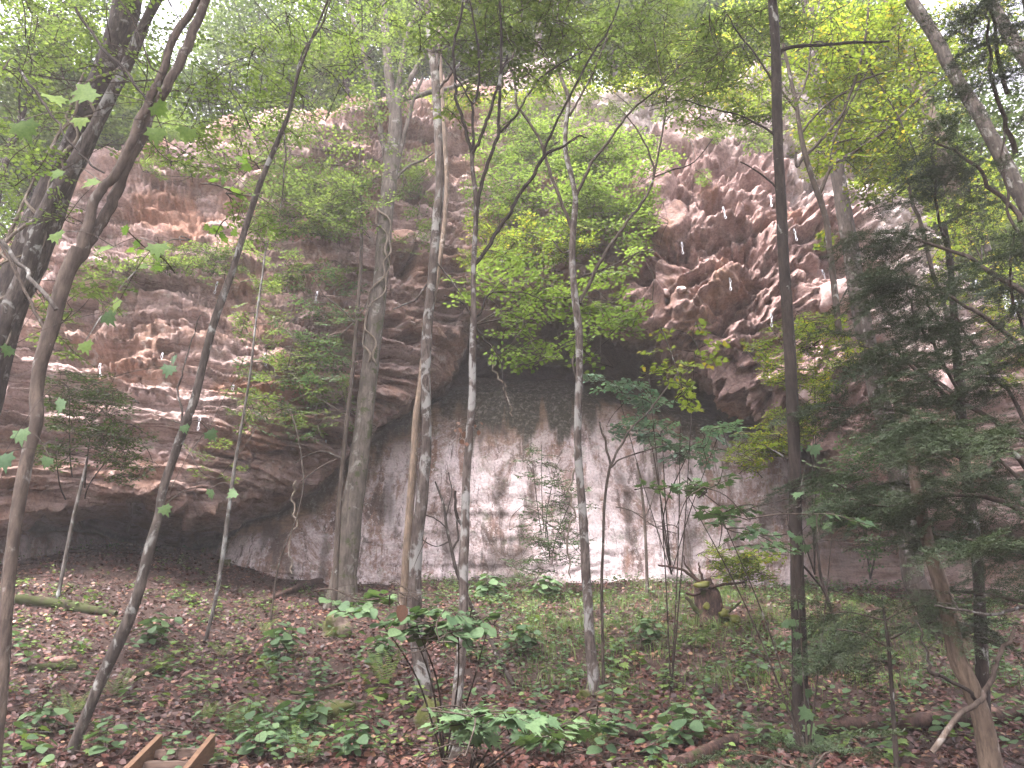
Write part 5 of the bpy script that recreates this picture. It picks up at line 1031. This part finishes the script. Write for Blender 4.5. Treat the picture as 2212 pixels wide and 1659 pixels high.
for (u, v, s_, lab) in ((660,1590,1.25,'tall leafy plant just above the bottom edge left of the round leaved shrub'), (600,1430,1.6,'tall leafy plant on the middle of the left slope'), (820,1440,1.4,'leafy plant left of the white blotched trunk foot'), (560,1640,1.0,'bushy plant at the bottom edge right of the wooden steps'),
        (1130,1420,1.5,'leafy plant right of the round leaved shrub'), (1060,1300,1.7,'leafy plant at the wall behind the round leaved shrub'), (1180,1300,1.7,'leafy plant at the wall left of the grey speckled tree'), (90,1590,1.0,'leafy plant at the bottom left corner'), (770,1640,1.05,'leafy plant at the bottom edge left of the maple seedling'), (1400,1400,1.4,'leafy plant between the speckled tree and the tall dark trunk'), (330,1400,1.5,'leafy plant beside the slender leaning tree'), (1480,1620,1.3,'leafy plant above the slanting fallen trunk')):
    p, _ = hit(u, v); t = thing('young_plant', lab, 'plant', p, 'taller plants on the slope')
    for q in range(5):
        a, b, dsc = SM[(int(u)+q) % 2]; an = q*1.257+u; tl_ = .35
        for nm_, m_ in (('leaves', a), ('stem', b)):
            o = bpy.data.objects.new(nm_, m_); COL.objects.link(o); o.parent = t; o.scale = (s_*(.75+.08*q),)*3; o.rotation_euler = (tl_*math.cos(an), tl_*math.sin(an), an); o.location = (.05*math.cos(an), .05*math.sin(an), 0)
# ------------------------------------------------------------------ logs, stump, stones
def log(label, pts, mat, cat='log', name='fallen_log', rough=.12, lift=.65, twigs=()):
    P = []; R = []
    for (u, v, w_) in pts:
        p, t_ = hit(u, v); rr = w_*t_/FPX/2; p[2] = float(ground(p[0], p[1]))+rr*lift; P.append(p); R.append(rr)
    Q = crom(np.column_stack([P, R]), 8); t = thing(name, label, cat, Q[0][:3]); mb = MB(); mb.tube(Q[:, :3], Q[:, 3], 12, rough, pts[0][0]); mb.build('trunk' if cat == 'log' else 'stem', M[mat], t)
    for tw in twigs:
        PP, RR = path3(tw, Q[len(Q)//2][1], 5, .01); mb = MB(); mb.tube(PP, RR, 6, .08); mb.build('snag', M[mat], t)
    return t
log('long fallen trunk lying across the bottom right corner', [(1645,1598,28),(1740,1592,30),(1832,1588,32),(1930,1582,33),(2020,1576,34),(2120,1570,36),(2260,1560,38)], 'rotten', lift=1.0)
log('fallen trunk slanting down to the bottom edge from the long trunk', [(1470,1672,30),(1530,1640,28),(1600,1610,27),(1668,1592,24)], 'rotten', lift=1.0)
log('reddish half buried pole lying right of the grey speckled tree', [(1288,1588,14),(1360,1595,16),(1440,1600,14),(1500,1604,10)], 'rotten', lift=1.3)
log('mossy dark log on the left slope behind the slender leaning tree', [(28,1305,26),(90,1312,24),(160,1322,22),(250,1332,14)], 'mossy')
log('dark rotten log at the far left of the lower slope', [(60,1452,14),(110,1448,18),(165,1446,14)], 'mossy')
log('short dark log below the middle of the left slope', [(285,1470,10),(320,1458,14),(360,1444,10)], 'mossy')
log('slanting root log against the foot of the pale wall', [(555,1312,12),(620,1284,14),(680,1262,14),(712,1256,10)], 'rotten')
log('dark pole on the slope left of the mossy rock', [(560,1420,8),(620,1500,7),(745,1478,6)], 'mossy', 'branch', 'fallen_branch')
log('dark crooked branch lying right of the round leaved shrub', [(1052,1372,9),(1080,1440,10),(1110,1488,6)], 'dark', 'branch', 'fallen_branch', lift=2)
log('pale bare branch on the slope under the tall dark trunk', [(1590,1438,7),(1640,1445,6),(1700,1452,4)], 'pale', 'branch', 'fallen_branch', lift=1.5)
log('thin bent branch crossing the slope right of the grey speckled tree', [(1310,1520,6),(1350,1502,6),(1420,1535,5),(1480,1560,4)], 'twig', 'branch', 'fallen_branch', lift=2)
def stick(label, D, pts, mat, nm='dead_branch', limbs=()):
    P, R = path3(pts, D, 6, .02, pts[0][0]); t = thing(nm, label, 'branch', P[0]); mb = MB(); mb.tube(P, R, 8, .1); mb.build('stem', M[mat], t)
    for l in limbs:
        P, R = path3(l, D, 5, .01); mb = MB(); mb.tube(P, R, 5, .1); mb.build('side_branch', M[mat], t)
stick('pale dead branch leaning across the curved tan trunk', 6.5, [(2010,1625,13),(2076,1545,12),(2128,1504,12),(2147,1440,10),(2165,1410,9),(2190,1360,8)], 'smooth')
stick('dark stick leaning from the tan trunk up to the left', 6.6, [(2116,1517,8),(2070,1480,8),(2030,1460,8),(2012,1451,9),(2000,1400,5),(1985,1340,4)], 'dark')
stick('pale curved branch reaching in from the right edge above the slope', 6.2, [(2220,1310,9),(2190,1315,8),(2140,1328,7),(2080,1318,6),(2020,1308,5)], 'pale', limbs=([(2070,1317,4),(2062,1300,3),(2050,1280,3)],))
stick('bare slanting twig crossing the leaning trunk at the left edge', 5.2, [(-10,500,9),(30,555,9),(60,590,9),(120,668,10)], 'pale')
stick('dark slanting twig crossing the trunks at upper left', 5.4, [(165,20,6),(210,90,6),(275,160,6),(330,230,5)], 'dark')
stick('long thin dark branch crossing the leaves at the left edge', 4.8, [(40,150,6),(90,215,6),(140,290,5),(180,340,5),(228,376,4)], 'dark')
# stump with its root crown
p, t_ = hit(1540,1345); t = thing('mossy_stump', 'broken mossy stump with bare roots near the foot of the wall', 'stump', p); px = t_/FPX
mb = MB(); mb.tube(crom([p+np.array([0, .05, -.1]), p+np.array([-.05, .05, 40*px]), p+np.array([-.12, .1, 88*px])], 6), np.linspace(34*px, 22*px, 13), 14, .35, 3); mb.build('trunk', M['rotten'], t)
for (pts) in ([(1515,1262,8),(1490,1240,7),(1465,1228,6),(1432,1222,4),(1420,1221,3)], [(1520,1255,6),(1512,1232,5),(1508,1215,3)], [(1520,1275,9),(1500,1285,7),(1480,1280,5)], [(1530,1345,14),(1500,1310,10),(1480,1290,7)], [(1545,1335,12),(1580,1345,10),(1600,1362,6)], [(1505,1250,5),(1480,1215,4),(1478,1200,3)], [(1530,1270,7),(1570,1262,6),(1610,1258,4)], [(1550,1330,8),(1575,1320,6),(1600,1300,4)]):
    P, R = path3(pts, p[1]-.1, 5, .02, pts[0][0]); mb = MB(); mb.tube(P, R, 7, .25); mb.build('root', M['rotten' if pts[0][1] < 1300 else 'mossy'], t)
def blob(r_, c, rad, seed, n_=26, amp=.25, flat=.6, fr=2.2):
    th = np.linspace(0, np.pi, n_//2+1); ph = np.linspace(0, 2*np.pi, n_, endpoint=False); T_, P_ = np.meshgrid(th, ph, indexing='ij')
    d = np.stack([np.sin(T_)*np.cos(P_), np.sin(T_)*np.sin(P_), np.cos(T_)], -1)
    f = 1+amp*fbm(d[..., 0]*fr*.6+seed, d[..., 1]*fr*.6, d[..., 2]*fr*.6, 4, seed)
    g_ = np.abs(d).max(-1); f = f*(1-.25*flat+.25*flat/g_)
    V = c+d*f[..., None]*np.asarray(rad); m_, k_ = T_.shape; i, j = np.meshgrid(np.arange(m_-1), np.arange(k_), indexing='ij'); j2 = (j+1) % k_
    return V.reshape(-1, 3), np.stack([i*k_+j, (i+1)*k_+j, (i+1)*k_+j2, i*k_+j2], -1).reshape(-1, 4)
for (u, v, a, b) in ((1518,1262,16,7), (1565,1325,12,8), (1588,1338,12,8), (1575,1350,9,6), (1552,1360,9,6), (1526,1310,7,9)):
    c_, _ = at(u, v, p[1]-.22); V, F = blob(r, c_, (a*px, a*px*.7, b*px), u, 18, .4); mb = MB(); mb.add(V, F); mb.build('moss', M['moss'], t)
def rock(label, u, v, a, b, mat, D=None, name='rock', seed=0, cliff=False, amp=.28, sink=.2, flat=.7, n_=34):
    if cliff: c_, cc = cliff_at(u, v); px = cc/FPX; c_ = c_+np.array([0, a*px*.1, 0])
    else: c_, t_ = hit(u, v); px = t_/FPX; c_ = c_+np.array([0, 0, b*px*(1-sink)*.6])
    t = thing(name, label, 'rock', c_); V, F = blob(None, np.asarray(c_), (a*px, a*px*.8, b*px), seed+int(u), n_, amp, flat); mb = MB(); mb.add(V, F); mb.build('stone', M[mat], t); return t
rock('moss capped rock at the foot of the thick grey beech', 727, 1378, 32, 34, 'mossrock', amp=.3)
rock('flat boulder with a mossy top at the lower middle', 725, 1545, 46, 20, 'mossrock', amp=.3)
rock('brown angular rock just left of the tall dark trunk', 1690, 1385, 32, 18, 'brownrock', amp=.35)
rock('small mossy stone at the left end of the pale wall', 484, 1222, 14, 10, 'mossrock')
rock('mossy lump at the foot of the grey speckled tree, on its left', 1264, 1512, 14, 14, 'mossrock', amp=.4)
rock('mossy lump at the foot of the grey speckled tree, on its right', 1300, 1514, 16, 12, 'mossrock', amp=.4)
rock('rotting mossy hummock under the white blotched trunk', 925, 1575, 30, 40, 'mossrock', amp=.4)
rock('mossy hump beside the fallen trunk at lower right', 1625, 1588, 34, 16, 'mossrock', amp=.4)
rock('big pale pink boulder wedged in the cliff beside the stout grey trunk', 1806, 642, 40, 30, 'pinkrock', cliff=True, amp=.22)
rock('rounded pink boulder low on the right end of the cliff, the larger of a pair', 2020, 835, 46, 34, 'pinkrock', cliff=True, amp=.18)
rock('smaller pink boulder left of the rounded one on the right end of the cliff', 1972, 850, 36, 26, 'pinkrock', cliff=True, amp=.2)
rock('pale stone under the right rim of the overhang behind the dark trunk', 1752, 842, 30, 28, 'pinkrock', cliff=True, amp=.28)
rock('small pale stone low among the hemlock boughs', 1935, 885, 16, 14, 'pinkrock', cliff=True)
rock('tan stone stuck on the lip left of the pocketed rock', 1440, 635, 12, 9, 'pinkrock', cliff=True, amp=.4)
rock('tiny tan stone beside the stone on the lip', 1467, 627, 9, 6, 'pinkrock', cliff=True, amp=.4)
rock('reddish stone at the far left slope beside the log', 130, 1432, 22, 10, 'brownrock')

# ------------------------------------------------------------------ wooden steps
a, ta = hit(386,1661); a = a+np.array([0, 0, .06]); wdt = .45; t = thing('wooden_steps', 'small flight of wooden steps at the bottom left edge', 'steps', a)
gdir = np.array([.12, -1, -.235]); gdir /= np.linalg.norm(gdir); sx = np.array([1, .12, 0]); sx /= np.linalg.norm(sx); upv = np.cross(sx, -gdir); upv = upv if upv[2] > 0 else -upv
RM = np.stack([sx, -gdir, upv], 1)
for s_ in (-1, 1):
    mb = MB(); mb.box(a+sx*s_*wdt/2+gdir*1.0+upv*.09, (.045, 2.3, .17), RM); o = mb.build('stringer', M['timber'], t, False)
for q in range(9):
    c_ = a+gdir*(-.02+q*.27)+upv*.06; mb = MB(); mb.box(c_, (wdt-.05, .12, .06), np.stack([sx, np.array([-sx[1], sx[0], 0]), np.array([0, 0, 1.])], 1)); mb.build('tread', M['oldtimber'], t, False)
    if q in (2, 3, 5): mb = MB(); mb.box(c_+np.array([0, .075, -.06])+gdir*.0, (wdt-.05, .03, .11), np.stack([sx, np.array([-sx[1], sx[0], 0]), np.array([0, 0, 1.])], 1)); mb.build('riser', M['timber'], t, False)
r = np.random.default_rng(33); n_ = 70; f_ = r.uniform(0, 8, n_); f_ = np.round(f_)*.8+f_*.2
lp = a[None]+gdir[None]*(-.02+f_[:, None]*.27)+upv[None]*.1+sx[None]*r.uniform(-.24, .24, n_)[:, None]; an = r.uniform(0, 6.28, n_)
V, F = leaves_geo('oval', lp, np.stack([np.cos(an), np.sin(an), r.normal(0, .2, n_)], -1), np.stack([r.normal(0, .3, n_), r.normal(0, .3, n_), np.ones(n_)], -1), r.uniform(.04, .08, n_), 1.1)
o = stuff(obj('leaves_on_steps', mesh('leaves_on_steps', V, F), M['litter'])); o['label'] = 'dead leaves lying on the wooden steps'; o['category'] = 'leaf litter'
# ------------------------------------------------------------------ quickdraws left hanging on the climbing routes
QD = [(1476,538,'under the upper hollow of the pocketed rock'), (1574,617,'on the slanting shelf in the pocketed rock'), (1772,595,'just left of the stout grey trunk'), (1662,685,'on the lower edge of the pocketed rock'), (1921,775,'right of the stout grey trunk, above the pink boulders'),
      (1985,841,'in front of the smaller pink boulder'), (1669,435,'just left of the tall dark trunk, high up'), (1560,457,'in the mouth of the big round hollow'), (1397,457,'beside the pale bulge left of the hollows'), (1718,510,'just right of the tall dark trunk'),
      (474,620,'left of the slender leaning tree, topmost on that side'), (682,645,'on the plant covered ledge left of the beech'), (357,776,'on the left face above the dusky shrub'), (570,774,'on the left face right of the slender leaning tree'), (505,847,'on the orange ledge under the middle of the left face'),
      (433,914,'just right of the slender leaning tree on smooth rock'), (708,960,'on the lip close to the grey beech'), (213,797,'farthest left on the cliff')]
def ring(c_, rx, rz, w_, tilt_):
    a_ = np.linspace(0, 2*np.pi, 13); P = np.array([c_+np.array([math.cos(q)*rx*math.cos(tilt_)-math.sin(q)*rz*math.sin(tilt_), .006*math.sin(q*2), math.cos(q)*rx*math.sin(tilt_)+math.sin(q)*rz*math.cos(tilt_)]) for q in a_]); return P
for (u, v, lab) in QD:
    p, cc = cliff_at(u, v-7); s_ = 1.0; p = p+np.array([0, -.04, 0]); t = thing('quickdraw', 'white quickdraw hanging '+lab, 'quickdraw', p, 'quickdraws on the climbing routes'); tl = random.uniform(-.1, .28)
    dn = np.array([math.sin(tl), 0, -math.cos(tl)])
    mb = MB(); mb.box(p+np.array([0, .02, .035]), (.035, .02, .05)); mb.build('bolt_hanger', M['alloy'], t, False)
    for c_, nm_ in ((p+dn*.045*s_, 0), (p+dn*.235*s_, 1)):
        mb = MB(); P = ring(c_, .022*s_, .045*s_, 0, tl); mb.tube(P, np.full(len(P), .0065*s_), 6, cap=False); mb.build('carabiner', M['alloy'], t)
    mb = MB(); q0, q1 = p+dn*.08*s_, p+dn*.2*s_; mb.tube([q0, (q0+q1)/2, q1], [.011*s_]*3, 6); mb.build('sling', M['sling'], t)
# ------------------------------------------------------------------ light mist in the wood
if HAZE:
    mb = MB(); mb.box((0, 40, 24), (400, 240, 54)); m = bpy.data.materials.new('mist'); m.use_nodes = True; nt = m.node_tree; nt.nodes.clear()
    o_ = nt.nodes.new('ShaderNodeOutputMaterial'); v_ = nt.nodes.new('ShaderNodeVolumePrincipled'); v_.inputs['Density'].default_value = HAZE; v_.inputs['Color'].default_value = (.97, .95, .96, 1); v_.inputs['Anisotropy'].default_value = .2
    nt.links.new(v_.outputs[0], o_.inputs['Volume']); o = mb.build('haze', m, None, False); o['kind'] = 'stuff'
